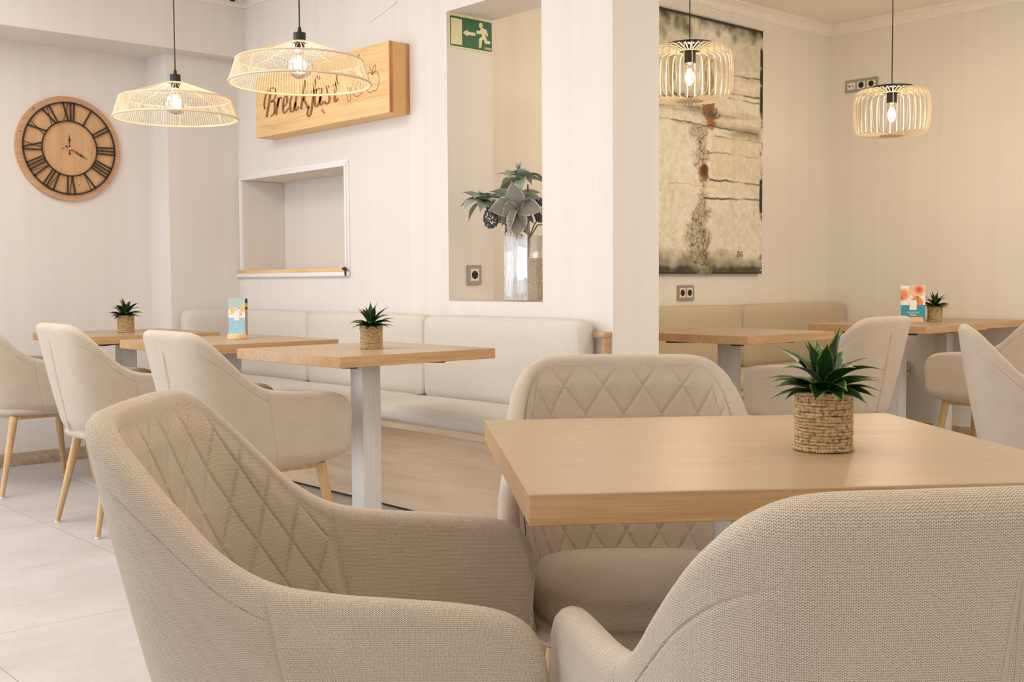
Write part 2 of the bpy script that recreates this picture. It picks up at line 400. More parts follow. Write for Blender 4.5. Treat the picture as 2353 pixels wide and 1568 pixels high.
# faint surface cable near the ceiling
_c = MB()
def pw(px, pz): return Vector((XW-0.002, px, pz))
_c.tube([pw(4.74, 2.30), pw(4.52, 2.352), pw(4.505, 2.36), pw(4.50, 2.40), pw(4.50, CZ-0.09)], 0.0018, 5)
tag(_c.build('surface_cable', M_WALL, None), 'thin white cable painted over on the wall above the wooden sign', 'cable')

# ------------------------------------------------------------------ benches
def cushion(name, x0, x1, y0, y1, z0, z1, r, mt, parent, puff=0.006):
    bm = bmesh.new(); add_box(bm, x0, x1, y0, y1, z0, z1)
    bmesh.ops.subdivide_edges(bm, edges=list(bm.edges), cuts=7, use_grid_fill=True)
    c = Vector(((x0+x1)/2, (y0+y1)/2, (z0+z1)/2)); h = Vector(((x1-x0)/2, (y1-y0)/2, (z1-z0)/2))
    for v in bm.verts:
        # redistribute towards the edges, then round the corners
        q = Vector([(v.co[i]-c[i])/h[i] for i in range(3)])
        p = Vector([math.copysign(1-max(0.0, 1-abs(q[i]))**1.8, q[i]) for i in range(3)])
        w = Vector([p[i]*h[i] for i in range(3)])
        core = Vector([max(-(h[i]-r), min(h[i]-r, w[i])) for i in range(3)])
        d = w-core
        if d.length > 1e-9:
            w = core+d.normalized()*min(d.length, r) if sum(1 for i in range(3) if abs(d[i]) > 1e-7) > 1 else core+d
        f = [(1-q[i]**2) for i in range(3)]
        for i in range(3):
            if abs(q[i]) > 0.999:
                j, k = (i+1) % 3, (i+2) % 3; w[i] += math.copysign(puff*f[j]*f[k], q[i])
        v.co = c+w
    bmesh.ops.remove_doubles(bm, verts=list(bm.verts), dist=1e-6)
    return from_bm(name, bm, mt, parent, True, None, True)
bench = thing('banquette_bench', 'long beige upholstered banquette with oak base below the wooden breakfast sign', 'bench', (0, 0, 0))
box('front_panel', 2.885, 2.905, 3.08, 6.115, 0.012, 0.372, M_BPANEL, bench)
box('plinth', 2.90, 2.92, 3.08, 6.115, 0.0, 0.012, M_BLACK, bench)
box('seat_board', 2.815, XW-0.005, 3.08, 6.115, 0.372, 0.400, M_BPANEL, bench, bev=0.001)
for (a, b) in ((3.10, 4.165), (4.169, 5.185), (5.189, 6.11)):
    cushion('seat_cushion', 2.795, 3.19, a, b, 0.401, 0.472, 0.03, M_BENCH, bench)
for (a, b) in ((3.15, 4.165), (4.171, 5.185), (5.191, 6.0)):
    cushion('back_cushion', 3.17, 3.288, a, b, 0.455, 0.838, 0.035, M_BENCH, bench)
cushion('back_cushion', 2.90, 3.285, 6.005, 6.115, 0.455, 0.838, 0.035, M_BENCH, bench)
box('end_panel', 3.262, XW-0.003, 3.082, 3.10, 0.0, 0.770, M_EDGE, bench)
box('end_cap', 3.255, XW-0.001, 3.078, 3.140, 0.770, 0.792, M_EDGE, bench, bev=0.002)
benchr = thing('banquette_bench', 'olive beige banquette below the abstract painting in the right-hand room', 'bench', (0, 0, 0))
box('front_panel', XB+0.03, XR-0.014, 3.73, 3.75, 0.0, 0.37, M_BPANEL, benchr)
box('seat_board', XB+0.03, XR-0.014, 3.66, YP-0.005, 0.37, 0.40, M_BPANEL, benchr, bev=0.001)
for (a, b) in ((XB+0.05, 4.455), (4.459, 5.575), (5.579, XR-0.02)):
    cushion('seat_cushion', a, b, 3.64, 4.13, 0.401, 0.472, 0.03, M_BENCHR, benchr)
for (a, b) in ((XB+0.05, 4.455), (4.461, 5.575), (5.581, XR-0.02)):
    cushion('back_cushion', a, b, 4.11, YP-0.012, 0.455, 0.842, 0.035, M_BENCHR, benchr)

# ------------------------------------------------------------------ tables
def make_table(label, cx, cy, sx, sy, rz, grp='oak-topped restaurant tables'):
    t = thing('restaurant_table', label, 'table', (cx, cy, 0), rz, grp)
    bm = bmesh.new(); add_box(bm, -sx/2, sx/2, -sy/2, sy/2, 0.7124, 0.75, 0.0012, 1)
    for f in bm.faces: f.material_index = 0 if f.normal.z > 0.5 else 1
    bm.normal_update()
    for f in bm.faces: f.material_index = 0 if f.normal.z > 0.5 else 1
    from_bm('tabletop', bm, M_TOP, t, False, None, False, [M_TOP, M_EDGE])
    br = bmesh.new()
    for s in (1, -1):
        r = bmesh.ops.create_cube(br, size=1.0); L = 0.60
        for v in r['verts']:
            p = Vector((v.co.x*L, v.co.y*0.05, v.co.z*0.014)); a = s*PI/4
            v.co = Vector((p.x*math.cos(a)-p.y*math.sin(a), p.x*math.sin(a)+p.y*math.cos(a), 0.7044+p.z))
    from_bm('bracket', br, M_BLACK, t)
    box('column', -0.04, 0.04, -0.04, 0.04, 0.012, 0.698, M_STEEL, t, bev=0.0015)
    box('base_plate', -0.21, 0.21, -0.21, 0.21, 0.0, 0.012, M_BASE, t, bev=0.002)
    return t
make_table('farthest oak-topped table, below the clock, holding a small potted plant', 2.34, 5.54, 0.68, 0.70, 0)
make_table('oak-topped table holding the tall blue menu, second from the clock wall', 2.35, 4.475, 0.68, 0.70, 0)
make_table('oak-topped table at the middle of the long bench, holding a potted plant', 2.385, 3.48, 0.68, 0.70, 0)
make_table('oak-topped table just right of the pillar, in front of the painting', 4.365, 3.305, 0.68, 0.71, 0)
make_table('oak-topped table holding the cocktail menu in the right-hand room', 5.77, 3.22, 0.68, 0.70, 0)
make_table('partly hidden oak-topped table against the right wall', 6.425, 3.28, 0.60, 0.70, 0)
NYAW = R(5.54)
_c0 = Vector((0.0187, 1.290)); _W, _D = 0.744, 0.705
_cc = _c0+Vector((math.cos(NYAW), math.sin(NYAW)))*_W/2+Vector((-math.sin(NYAW), math.cos(NYAW)))*_D/2
_r = cam2room(_cc.x, _cc.y)
NT_C = (_r.x, _r.y); NT_A = NYAW-AW
make_table('nearest and largest oak-topped table, in the foreground with a potted plant', _r.x, _r.y, _W, _D, NT_A)

# ------------------------------------------------------------------ chairs
def hermite(ts, P, x):
    ts = np.asarray(ts, float); P = np.asarray(P, float); x = np.asarray(x, float)
    d = np.zeros_like(P)
    for i in range(len(ts)):
        a = max(i-1, 0); b = min(i+1, len(ts)-1); d[i] = (P[b]-P[a])/(ts[b]-ts[a])
    i = np.clip(np.searchsorted(ts, x, side='right')-1, 0, len(ts)-2); h = ts[i+1]-ts[i]; t = (x-ts[i])/h
    sh = (-1,)+(1,)*(P.ndim-1); t = t.reshape(sh); h = h.reshape(sh)
    return ((2*t**3-3*t**2+1)*P[i]+(t**3-2*t**2+t)*h*d[i]+(-2*t**3+3*t**2)*P[i+1]+(t**3-t**2)*h*d[i+1])
KT = [(0, -.289, .822), (.09, -.288, .822), (.170, -.279, .819), (.211, -.256, .802), (.234, -.217, .766), (.246, -.169, .717),
      (.2525, -.119, .668), (.2565, -.062, .634), (.259, .01, .620), (.261, .09, .614), (.261, .16, .608), (.2605, .208, .598), (.260, .236, .580), (.259, .251, .552), (.258, .256, .525)]
KB = [(0, -.208, .400), (.07, -.205, .400), (.128, -.190, .400), (.170, -.160, .400), (.197, -.122, .400), (.214, -.086, .400),
      (.227, -.050, .400), (.236, -.014, .400), (.244, .032, .400), (.250, .09, .401), (.252, .15, .403), (.254, .192, .408), (.256, .222, .420), (.258, .242, .440), (.258, .252, .470)]
def _nar(K): return [(x*0.925+0.007*max(0.0, min(1.0, (y+0.06)/0.3)), y+0.003*max(0.0, min(1.0, (y+0.06)/0.3)), z) for x, y, z in K]
KT = _nar(KT); KB = _nar(KB)
def chair_shell():
    T = [(-x, y, z) for x, y, z in KT[:0:-1]]+KT; B = [(-x, y, z) for x, y, z in KB[:0:-1]]+KB
    T = np.array(T); B = np.array(B)
    mid = (T*0.6+B*0.4); s = np.concatenate([[0], np.cumsum(np.linalg.norm(np.diff(mid, axis=0), axis=1))]); s -= s[-1]/2
    S = s[-1]; seam = s[len(KT)-1+7]          # the arm seam
    us = np.concatenate([np.linspace(-S, S, 141), [sg*seam+d for sg in (-1, 1) for d in (-.004, -.002, 0, .002, .004)],
                         [sg*(S-e) for sg in (-1, 1) for e in (.0015, .004, .007)]])
    us = np.unique(np.round(us, 5)); us = us[np.concatenate([[True], np.diff(us) > 0.0009])]
    us[0] = -S; us[-1] = S
    NV = 34
    def surf(us, vs):
        Tt = hermite(s, T, us); Bb = hermite(s, B, us)
        v = np.asarray(vs)[None, :, None]; P = Bb[:, None, :]*(1-v)+Tt[:, None, :]*v
        tan = np.gradient(Tt*0.5+Bb*0.5, us, axis=0); out = np.stack([tan[:, 1], -tan[:, 0]], 1); out /= np.linalg.norm(out, axis=1)[:, None]
        out = np.concatenate([out, np.zeros((len(us), 1))], 1)       # horizontal, pointing away from the sitter
        vv = np.asarray(vs)[None, :, None]
        bul = 0.005*4*vv*(1-vv)*np.clip(1-np.abs(us)/0.9, 0, 1)[:, None, None]
        inw = -0.022*np.clip(1-vv/0.14, 0, 1)**2*np.clip((S-np.abs(us))/0.06, 0, 1)[:, None, None]
        P = P+out[:, None, :]*(bul+inw)
        return P, Tt, Bb
    vs = np.linspace(0, 1, NV)
    vs = np.unique(np.round(np.concatenate([vs, [0.893, 0.897, 0.900, 0.903, 0.907]]), 4)); NV = len(vs)
    P, Tt, Bb = surf(us, vs)
    du = np.gradient(P, us, axis=0); dv = np.gradient(P, vs, axis=1)
    N = np.cross(du, dv); N /= np.linalg.norm(N, axis=2)[..., None]
    V = dv/np.linalg.norm(dv, axis=2)[..., None]
    ht = 0.0205-0.002*np.clip(np.abs(us)/0.3, 0, 1)
    end = np.clip((S-np.abs(us))/0.014, 0, 1); ht = ht*np.sqrt(np.clip(1-(1-end)**2, 0.02, 1))
    # make sure N points outwards (away from sitter): at the centre outwards is -y
    if N[len(us)//2, NV//2, 1] > 0: N = -N
    g_seam = np.exp(-((np.abs(us)-seam)/0.0018)**2)
    rings = []; uvr = []
    for i in range(len(us)):
        ring = []; uvv = []
        hgt = np.linalg.norm(Tt[i]-Bb[i])
        for j in range(NV):
            o = ht[i]-0.0022*g_seam[i]
            if abs(us[i]) < seam: o -= 0.0020*math.exp(-((vs[j]-0.90)/0.0035)**2)*min(1.0, max(0.0, (abs(us[i])-0.13)/0.08))
            ring.append(P[i, j]+N[i, j]*o); uvv.append((us[i], P[i, j][2]))
        for k in range(1, 6):
            a = PI*k/6; ring.append(P[i, -1]+N[i, -1]*ht[i]*math.cos(a)+V[i, -1]*ht[i]*math.sin(a)); uvv.append((us[i], P[i, -1][2]+0.009*k))
        for j in range(NV-1, -1, -1):
            o = ht[i]-0.0022*g_seam[i]; ring.append(P[i, j]-N[i, j]*o); uvv.append((us[i], P[i, j][2]+0.06))
        for k in range(1, 6):
            a = PI*k/6; ring.append(P[i, 0]-N[i, 0]*ht[i]*math.cos(a)-V[i, 0]*ht[i]*math.sin(a)); uvv.append((us[i], P[i, 0][2]-0.009*k))
        rings.append(ring); uvr.append(uvv)
    n = len(rings[0]); V_ = [tuple(p) for r in rings for p in r]; U_ = [q for r in uvr for q in r]
    F = [(i*n+k, i*n+(k+1) % n, (i+1)*n+(k+1) % n, (i+1)*n+k) for i in range(len(us)-1) for k in range(n)]
    F.append(tuple(range(n))); F.append(tuple((len(us)-1)*n+k for k in range(n))[::-1])
    # quilted pad on the inner side of the back
    qs = np.linspace(-seam+0.004, seam-0.004, 300); qv = np.linspace(0.10, 0.99, 170)
    Q, Tq, Bq = surf(qs, qv); du = np.gradient(Q, qs, axis=0); dv = np.gradient(Q, qv, axis=1)
    Nq = np.cross(du, dv); Nq /= np.linalg.norm(Nq, axis=2)[..., None]
    if Nq[150, 80, 1] > 0: Nq = -Nq
    hg = np.linalg.norm(Tq-Bq, axis=1)
    Wd, Hd = 0.078, 0.118
    pp = qs[:, None]*np.ones((1, len(qv))); qq = Q[..., 2]-0.36
    a = pp/Wd+qq/Hd; b = pp/Wd-qq/Hd; k = Wd*Hd/math.hypot(Wd, Hd)
    d = np.minimum(np.abs(a-np.round(a)), np.abs(b-np.round(b)))*k
    eu = (np.minimum(qs+seam-0.004, seam-0.004-qs))[:, None]; ev = (np.minimum(qv-0.05, 0.99-qv))[None, :]*hg[:, None]
    edge = np.clip(np.minimum(eu, ev+1.0*(ev > -1))/0.014, 0, 1); edge = np.minimum(edge, np.clip((0.99-qv)[None, :]*hg[:, None]/0.045, 0, 1)); edge = edge*edge*(3-2*edge)
    off = 0.0014+0.0040*edge-0.0028*np.exp(-(d/0.0024)**2)*np.clip(edge*1.5, 0, 1)+0.0020*np.sqrt(np.clip(d/0.024, 0, 1))*edge
    QP = Q-Nq*(0.0187+off)[..., None]
    nq = len(qv); QV = [tuple(x) for x in QP.reshape(-1, 3)]
    QU = [(qs[i], qv[j]*hg[i]) for i in range(len(qs)) for j in range(nq)]
    QF = [(i*nq+j, i*nq+j+1, (i+1)*nq+j+1, (i+1)*nq+j) for i in range(len(qs)-1) for j in range(nq-1)]
    return (V_, F, U_), (QV, QF, QU), (s, T, B)
(SV, SF, SU), (QV, QF, QU), _ = chair_shell()
def fixn(o):
    bm = bmesh.new(); bm.from_mesh(o.data); bmesh.ops.recalc_face_normals(bm, faces=bm.faces); bm.to_mesh(o.data); bm.free()
def make_chair(label):
    t = thing('armchair', label, 'chair', group='beige quilted armchairs with wooden legs')
    o = mesh('shell', SV, SF, M_FAB, t, True, None, SU); fixn(o)
    o = mesh('quilted_backrest', QV, QF, M_FAB, t, True, None, QU)
    # seat cushion: superellipse pillow
    n, mrow = 56, 12; vs = []; us = []
    def outline(a, sc):
        e = 2/3.6; c, s_ = math.cos(a), math.sin(a)
        x = math.copysign(abs(c)**e, c)*0.205*sc; y = math.copysign(abs(s_)**e, s_)*0.225*sc
        if y < 0: x *= 1-0.16*min(1, (-y/0.225)**2)
        return x, y+0.018+(0.012*(1-(x/0.205)**2) if y > 0 else 0)
    prof = [(0.90, 0.392), (0.965, 0.398), (0.995, 0.412), (1.0, 0.43), (0.992, 0.448), (0.965, 0.460), (0.92, 0.4665), (0.8, 0.472), (0.6, 0.477), (0.35, 0.480), (0.12, 0.481)]
    for sc, z in prof:
        for k in range(n):
            x, y = outline(2*PI*k/n, sc); vs.append((x, y, z-0.018*max(0.0, min(1.0, (0.05-y)/0.25))*(z-0.392)/0.09)); us.append((x, y-(0.0 if z > 0.46 else (z-0.46)*(-1 if y < 0 else 1))))
    fs = [(i*n+k, i*n+(k+1) % n, (i+1)*n+(k+1) % n, (i+1)*n+k) for i in range(len(prof)-1) for k in range(n)]
    fs.append(tuple(range(n))[::-1]); fs.append(tuple((len(prof)-1)*n+k for k in range(n)))
    mesh('seat', vs, fs, M_FAB, t, True, None, us)
    # underside pan
    vs = []; us = []
    prof = [(0.55, 0.373), (0.95, 0.374), (1.04, 0.380), (1.075, 0.392), (1.06, 0.415)]
    for sc, z in prof:
        for k in range(n):
            x, y = outline(2*PI*k/n, sc); vs.append((x, y, z)); us.append((x, y+z))
    fs = [(i*n+k, i*n+(k+1) % n, (i+1)*n+(k+1) % n, (i+1)*n+k) for i in range(len(prof)-1) for k in range(n)]
    fs.append(tuple(range(n))[::-1]); fs.append(tuple((len(prof)-1)*n+k for k in range(n)))
    mesh('seat_base', vs, fs, M_FAB, t, True, None, us)
    # centre back pleat
    mb = MB()
    for dx in (-0.0055, 0.0055):
        pts = []
        for q in np.linspace(0.03, 0.90, 18):
            b0 = np.array(KB[0]); t0 = np.array(KT[0]); p = b0*(1-q)+t0*q
            pts.append((dx*(1 if q < 0.7 else 1-(q-0.7)*4), p[1]-0.0198-0.005*4*q*(1-q), p[2]-0.004))
        mb.tube(pts, 0.0020, 5)
    mb.build('back_seam', M_FAB, t)
    # frame and legs
    bm = bmesh.new()
    for s in (-1, 1):
        add_box(bm, s*0.163-0.012, s*0.163+0.012, -0.14, 0.195, 0.357, 0.374, 0.002, 1)
        add_box(bm, -0.165, 0.165, s*0.16+0.022-0.012, s*0.16+0.022+0.012, 0.3572, 0.3738, 0.002, 1)
    from_bm('seat_frame', bm, M_LEG, t)
    for sx in (-1, 1):
        for sy in (-1, 1):
            top = Vector((sx*0.165, 0.188 if sy > 0 else -0.135, 0.372)); ft = Vector((sx*0.212, 0.232 if sy > 0 else -0.214, 0.008))
            mb = MB(); pts = [top.lerp(ft, q) for q in (0, .12, .3, .5, .7, .9, 1)]
            mb.tube(pts, [0.0185, 0.0185, 0.0172, 0.0152, 0.0132, 0.0112, 0.0105], 16)
            lg = mb.build('leg', M_LEG, t)
            g = MB(); g.tube([ft+Vector((0, 0, 0.001)), (ft.x+sx*0.0008, ft.y+sy*0.0008, 0.0)], [0.0098, 0.009], 12); g.build('glide', M_GLIDE, lg)
    return t
def cpose(x, y, ang):   # camera-frame pose -> room location and rotation (facing angle measured from camera x axis)
    r = cam2room(x, y); return (r.x, r.y, 0), R(ang)-AW-PI/2
ch = make_chair('beige quilted armchair in the left foreground, seen from behind and facing right')
loc, rz = cpose(-0.223, 1.520, 0.5); ch.location = loc; ch.rotation_euler = (0, 0, rz)
def chair(label, loc, rz): return dup(ch, loc, rz, label)
_p = cpose(0.236, 2.078, -90+1.0); chair('beige quilted armchair behind the nearest table, facing the camera', *_p)
_p = cpose(0.338, 1.118, 97.0); chair('beige armchair cut off by the lower right corner, its plain back towards the camera', *_p)
chair('beige armchair in front of the middle table of the long bench, seen from behind', (1.905, 3.50, 0), -PI/2)
chair('beige armchair in front of the table with the tall blue menu, three legs visible', (1.905, 4.53, 0), -PI/2)
chair('beige armchair cut off by the left edge of the photo, before the farthest table', (1.905, 5.66, 0), -PI/2)
chair('beige armchair behind the foreground plant, back seam visible, at the table right of the pillar', (4.29, 2.72, 0), 0)
_p = cpose(1.79, 3.66, -19); chair('pale armchair cut off by the right edge, nearer of the two, leaning-back side view', *_p)
chair('beige armchair partly hidden at the right edge, pushed to the cocktail menu table', (5.62, 2.58, 0), 0)

# ------------------------------------------------------------------ small potted plants
def leaf_data(mb, base, yaw, elev, L, W, curl, n=9, fold=0.25, tipw=0.0, roll=0.0):
    dirh = Vector((math.cos(yaw), math.sin(yaw), 0)); side = Vector((-math.sin(yaw), math.cos(yaw), 0))
    p = Vector(base); e = elev; vs = []; uv = []
    for i in range(n+1):
        q = i/n; w = W*(max(0.0, math.sin(PI*min(1, (q*0.88+0.12))))**0.75)*(1-q**4)+tipw
        if i == n: w = 0.0004
        d = dirh*math.cos(e)+Vector((0, 0, math.sin(e))); nn = -dirh*math.sin(e)+Vector((0, 0, math.cos(e)))
        sd = (side*math.cos(roll)+nn*math.sin(roll))
        for k, a in enumerate((-1, -0.72, 0, 0.72, 1)):
            vs.append(p+sd*(a*w/2)+nn*(abs(a)*w*fold*0.5)); uv.append(((a+1)/2, q))
        p = p+d*(L/n); e -= curl/n
    fs = []
    for i in range(n):
        for k in range(4): fs.append((i*5+k, i*5+k+1, (i+1)*5+k+1, (i+1)*5+k))
    mb.add(vs, fs, uv)
def leaf_mat(name, core, edge, rough=0.45, vein=None):
    m = mat(name, core, rough); t = NT(m); tc = t.n('ShaderNodeTexCoord'); sp = t.n('ShaderNodeSeparateXYZ'); t.l(tc.outputs['UV'], sp.inputs[0])
    d = t.math('ABSOLUTE', t.math('SUBTRACT', sp.outputs[0], 0.5))
    tip = t.math('MULTIPLY', t.math('POWER', sp.outputs[1], 5.0), 0.28)
    nz = t.math('MULTIPLY', t.math('SUBTRACT', t.noise(tc.outputs['Object'], 60, 2), 0.5), 0.35)
    f = t.math('ADD', t.math('ADD', d, tip), nz)
    mid = tuple((core[i]*0.55+edge[i]*0.45) for i in range(3))+(1,)
    t.l(t.ramp(f, [(0.0, core), (0.38, core), (0.47, mid), (0.56, edge)]), t.b.inputs['Base Color'])
    return m
M_LEAF = leaf_mat('succulent_leaf', srgb(30, 62, 30), srgb(138, 160, 66), 0.34)
M_SEAG = mat('seagrass', srgb(205, 176, 128), 0.85); _t = NT(M_SEAG); _v = _t.coords('Object')
_n = _t.noise(_v, 170, 3); _t.l(_t.ramp(_n, [(0.3, srgb(126, 98, 58)), (0.46, srgb(188, 158, 110)), (0.7, srgb(214, 190, 148))]), _t.b.inputs['Base Color'])
M_SOIL = mat('dark_soil', srgb(34, 40, 22), 0.9)
def make_plant(label, seed):
    rnd = random.Random(seed); t = thing('potted_succulent', label, 'plant', group='small potted succulents in woven pots')
    mb = MB(); nr = 18; n = 170
    for i in range(nr):
        end = i in (0, nr-1); z = 0.0036+i*0.0795/(nr-1); r0 = 0.0392+(0.0018 if end else 0)+rnd.uniform(-.0006, .0006); ph = rnd.uniform(0, 6)
        tw = 30 if end else 40
        for st in (0, 1):          # two plies twisted together
            pts = []
            for k in range(n):
                a = 2*PI*k/n; q = tw*a/1.0+ph+st*PI
                pts.append(((r0+0.0015*math.cos(q))*math.cos(a), (r0+0.0015*math.cos(q))*math.sin(a), max(z+0.0016*math.sin(q)+0.0005*math.sin(3*a+ph), 0.0018)))
            mb.tube(pts, 0.0019 if end else 0.0016, 5, closed=True)
    pot = mb.build('woven_pot', M_SEAG, t, True, None)
    lathe('pot_liner', [(0.036, 0.001), (0.037, 0.02), (0.037, 0.078), (0.034, 0.079), (0.01, 0.080)], M_SOIL, t, 24)
    lf = MB()
    specs = []
    for ring, (cnt, el, L, W, cu) in enumerate([(5, 76, .078, .023, .4), (9, 56, .086, .027, .9), (12, 34, .096, .028, 1.0), (11, 12, .086, .026, .8)]):
        for k in range(cnt):
            specs.append((2*PI*(k+0.35*ring+rnd.uniform(-.2, .2))/cnt, R(el+rnd.uniform(-9, 9)), L*rnd.uniform(.78, 1.08), W*rnd.uniform(.85, 1.15), cu*rnd.uniform(.5, 1.3)))
    for yaw, el, L, W, cu in specs:
        leaf_data(lf, (math.cos(yaw)*0.008, math.sin(yaw)*0.008, 0.080+rnd.uniform(0, .006)+(0.012 if el > 0.8 else 0)), yaw, el, L, W, cu, 9, 0.3, 0, rnd.uniform(-.3, .3))
    lf.build('foliage', M_LEAF, t, True, None, True)
    return t
pl = make_plant('green succulent in a seagrass-rope pot on the nearest table', 3)
pl.location = (1.418, 0.905, 0.75); pl.rotation_euler = (0, 0, 0.6)
PG = 'small potted succulents in woven pots'
dup(pl, (2.39, 3.445, 0.75), 2.1, 'green succulent in a woven pot on the middle table by the long bench', PG)
dup(pl, (2.35, 5.56, 0.75), 4.0, 'green succulent in a woven pot on the farthest table, left of the pendant lamps', PG)
dup(pl, (6.18, 3.21, 0.75), 5.2, 'green succulent in a woven pot beside the cocktail menu', PG)

# ------------------------------------------------------------------ pendant lamps
def bulb_globe(t, z, r, neck):
    prof = [(0.013, z+r+neck), (0.014, z+r+neck*0.6), (0.02, z+r*0.95+neck*0.15)]+[(r*math.sin(a), z+r*math.cos(a)) for a in np.linspace(0.5, PI-0.02, 16)]
    b = lathe('bulb', prof, M_BULB, t, 28, angle=None)
    mb = MB()
    for k in range(4):
        a = 2*PI*k/4; mb.tube([(0.006*math.cos(a), 0.006*math.sin(a), z+r*0.75), (0.011*math.cos(a+.5), 0.011*math.sin(a+.5), z-r*0.45)], 0.0042, 8)
    mb.build('filament', M_FIL, b)
def lamp_light(t, z, power, rad=0.03, col=(1.0, 0.84, 0.64)):
    l = bpy.data.lights.new('bulb_light', 'POINT'); l.energy = power; l.color = col; l.shadow_soft_size = rad
    o = bpy.data.objects.new('bulb_light', l); link(o, t); o.location = (0, 0, z)
def make_rope_lamp(label, loc):
    # origin at shade rim height
    t = thing('pendant_lamp', label, 'lamp', loc, 0, 'woven cone pendant lamps')
    r1, z1, r2, z2, r0, z0 = 0.252, 0.0, 0.226, 0.080, 0.034, 0.146
    ns = 150; mb = MB(); cone = MB()
    for k in range(ns):
        a = 2*PI*k/ns; c, s = math.cos(a), math.sin(a); a2 = a+0.012
        mb.tube([(r1*c, r1*s, z1), (r2*math.cos(a2), r2*math.sin(a2), z2)], 0.00135, 4)
        if k % 2 == 0:
            cone.tube([(r2*c, r2*s, z2), (0.125*math.cos(a), 0.125*math.sin(a), z2+0.037), (0.06*math.cos(a), 0.06*math.sin(a), z2+0.060), (r0*math.cos(a), r0*math.sin(a), z0)], [0.0013, 0.0009, 0.0006, 0.0005], 4)
    mb.build('lampshade_skirt', M_ROPE, t, False); cone.build('lampshade_cone', M_ROPE, t, False)
    fr = MB()
    for r_, z_, q in ((r1, z1, .0042), (r2, z2, .0032), (r0, z0, .003)):
        fr.tube([(r_*math.cos(2*PI*k/72), r_*math.sin(2*PI*k/72), z_) for k in range(72)], q, 6, True)
    for k in range(8):
        a = 2*PI*(k+.35)/8; fr.tube([(r1*math.cos(a), r1*math.sin(a), z1), (r2*math.cos(a), r2*math.sin(a), z2), (r0*math.cos(a), r0*math.sin(a), z0)], 0.0024, 5)
    fr.build('shade_frame', M_ROPE, t)
    lathe('lamp_holder', [(0.012, z0-0.025), (0.017, z0-0.02), (0.017, z0-0.004), (0.022, z0), (0.022, z0+0.034), (0.010, z0+0.036), (0.0075, z0+0.038), (0.0065, z0+0.052), (0.003, z0+0.056)], M_BLACK, t, 24)
    bulb_globe(t, 0.062, 0.047, 0.03)
    mb = MB(); mb.tube([(0, 0, z0+0.05), (0, 0, CZ-loc[2]-0.02)], 0.0028, 6); mb.build('cable', M_CORD, t)
    lathe('ceiling_rose', [(0.05, CZ-loc[2]-0.025), (0.052, CZ-loc[2]-0.001)], M_BLACK, t, 24)
    lamp_light(t, 0.055, 3.2)
    return t
make_rope_lamp('woven cone pendant lamp in front of the wooden breakfast sign', (2.162, 3.54, 1.711))
make_rope_lamp('smaller-looking woven cone pendant lamp between the clock and the wooden sign', (2.118, 4.45, 1.684))
def make_slat_lamp(label, loc):
    t = thing('pendant_lamp', label, 'lamp', loc, 0, 'bamboo strip drum pendant lamps')
    H = 0.262; mb = MB(); ns = 34
    prof = [(0.052, 0.236), (0.10, 0.244), (0.150, 0.249), (0.178, 0.243), (0.192, 0.225), (0.1985, 0.19), (0.201, 0.135), (0.1985, 0.08), (0.192, 0.04), (0.180, 0.019), (0.160, 0.009), (0.11, 0.006), (0.06, 0.006)]
    for k in range(ns):
        a = 2*PI*k/ns; c, s = math.cos(a), math.sin(a); tx = Vector((-s, c, 0)); vs = []
        P = [Vector((r*c, r*s, z)) for r, z in prof]
        for i, p in enumerate(P):
            d = (P[min(i+1, len(P)-1)]-P[max(i-1, 0)]).normalized(); n = tx.cross(d).normalized()
            hw = 0.0021; th = 0.0028
            vs += [p-tx*hw-n*th, p+tx*hw-n*th, p+tx*hw+n*th, p-tx*hw+n*th]
        fs = [(i*4+q, i*4+(q+1) % 4, (i+1)*4+(q+1) % 4, (i+1)*4+q) for i in range(len(P)-1) for q in range(4)]
        fs += [(0, 1, 2, 3), tuple(len(P)*4-1-q for q in range(4))]; mb.add(vs, fs)
    mb.build('lampshade', M_SLAT, t, False)
    fr = MB(); fr.tube([(0.054*math.cos(2*PI*k/40), 0.054*math.sin(2*PI*k/40), 0.2345) for k in range(40)], 0.004, 6, True); fr.build('shade_ring', M_SLAT, t)
    lathe('bottom_disc', [(0.062, 0.0), (0.064, 0.003), (0.064, 0.008), (0.05, 0.010)], M_SLAT, t, 32)
    lathe('top_disc', [(0.112, 0.252), (0.116, 0.255), (0.116, 0.264), (0.112, 0.267)], M_BLACK, t, 40)
    lathe('lamp_holder', [(0.026, 0.178), (0.028, 0.18), (0.028, 0.252)], M_BLACK, t, 24)
    z = 0.118; prof2 = [(0.013, 0.18), (0.014, 0.172), (0.024, 0.150), (0.031, z+0.008), (0.032, z-0.008), (0.026, z-0.032), (0.014, z-0.043), (0.003, z-0.046)]
    b = lathe('bulb', prof2, M_BULB, t, 24, angle=None)
    f = MB()
    for k in range(5):
        a = 2*PI*k/5; f.tube([(0.006*math.cos(a), 0.006*math.sin(a), z+0.028), (0.013*math.cos(a+.6), 0.013*math.sin(a+.6), z-0.024)], 0.002, 6)
    f.build('filament', M_FIL, b)
    c = MB(); c.tube([(0, 0, 0.262), (0, 0, CZ-loc[2]-0.02)], 0.0028, 6); c.build('cable', M_CORD, t)
    lathe('ceiling_rose', [(0.05, CZ-loc[2]-0.025), (0.052, CZ-loc[2]-0.001)], M_BLACK, t, 24)
    lamp_light(t, z, 14)
    return t
make_slat_lamp('bamboo drum pendant lamp in front of the abstract painting', (4.18, 3.40, 1.833))
make_slat_lamp('bamboo drum pendant lamp below the high wall socket on the right', (5.682, 3.217, 1.776))

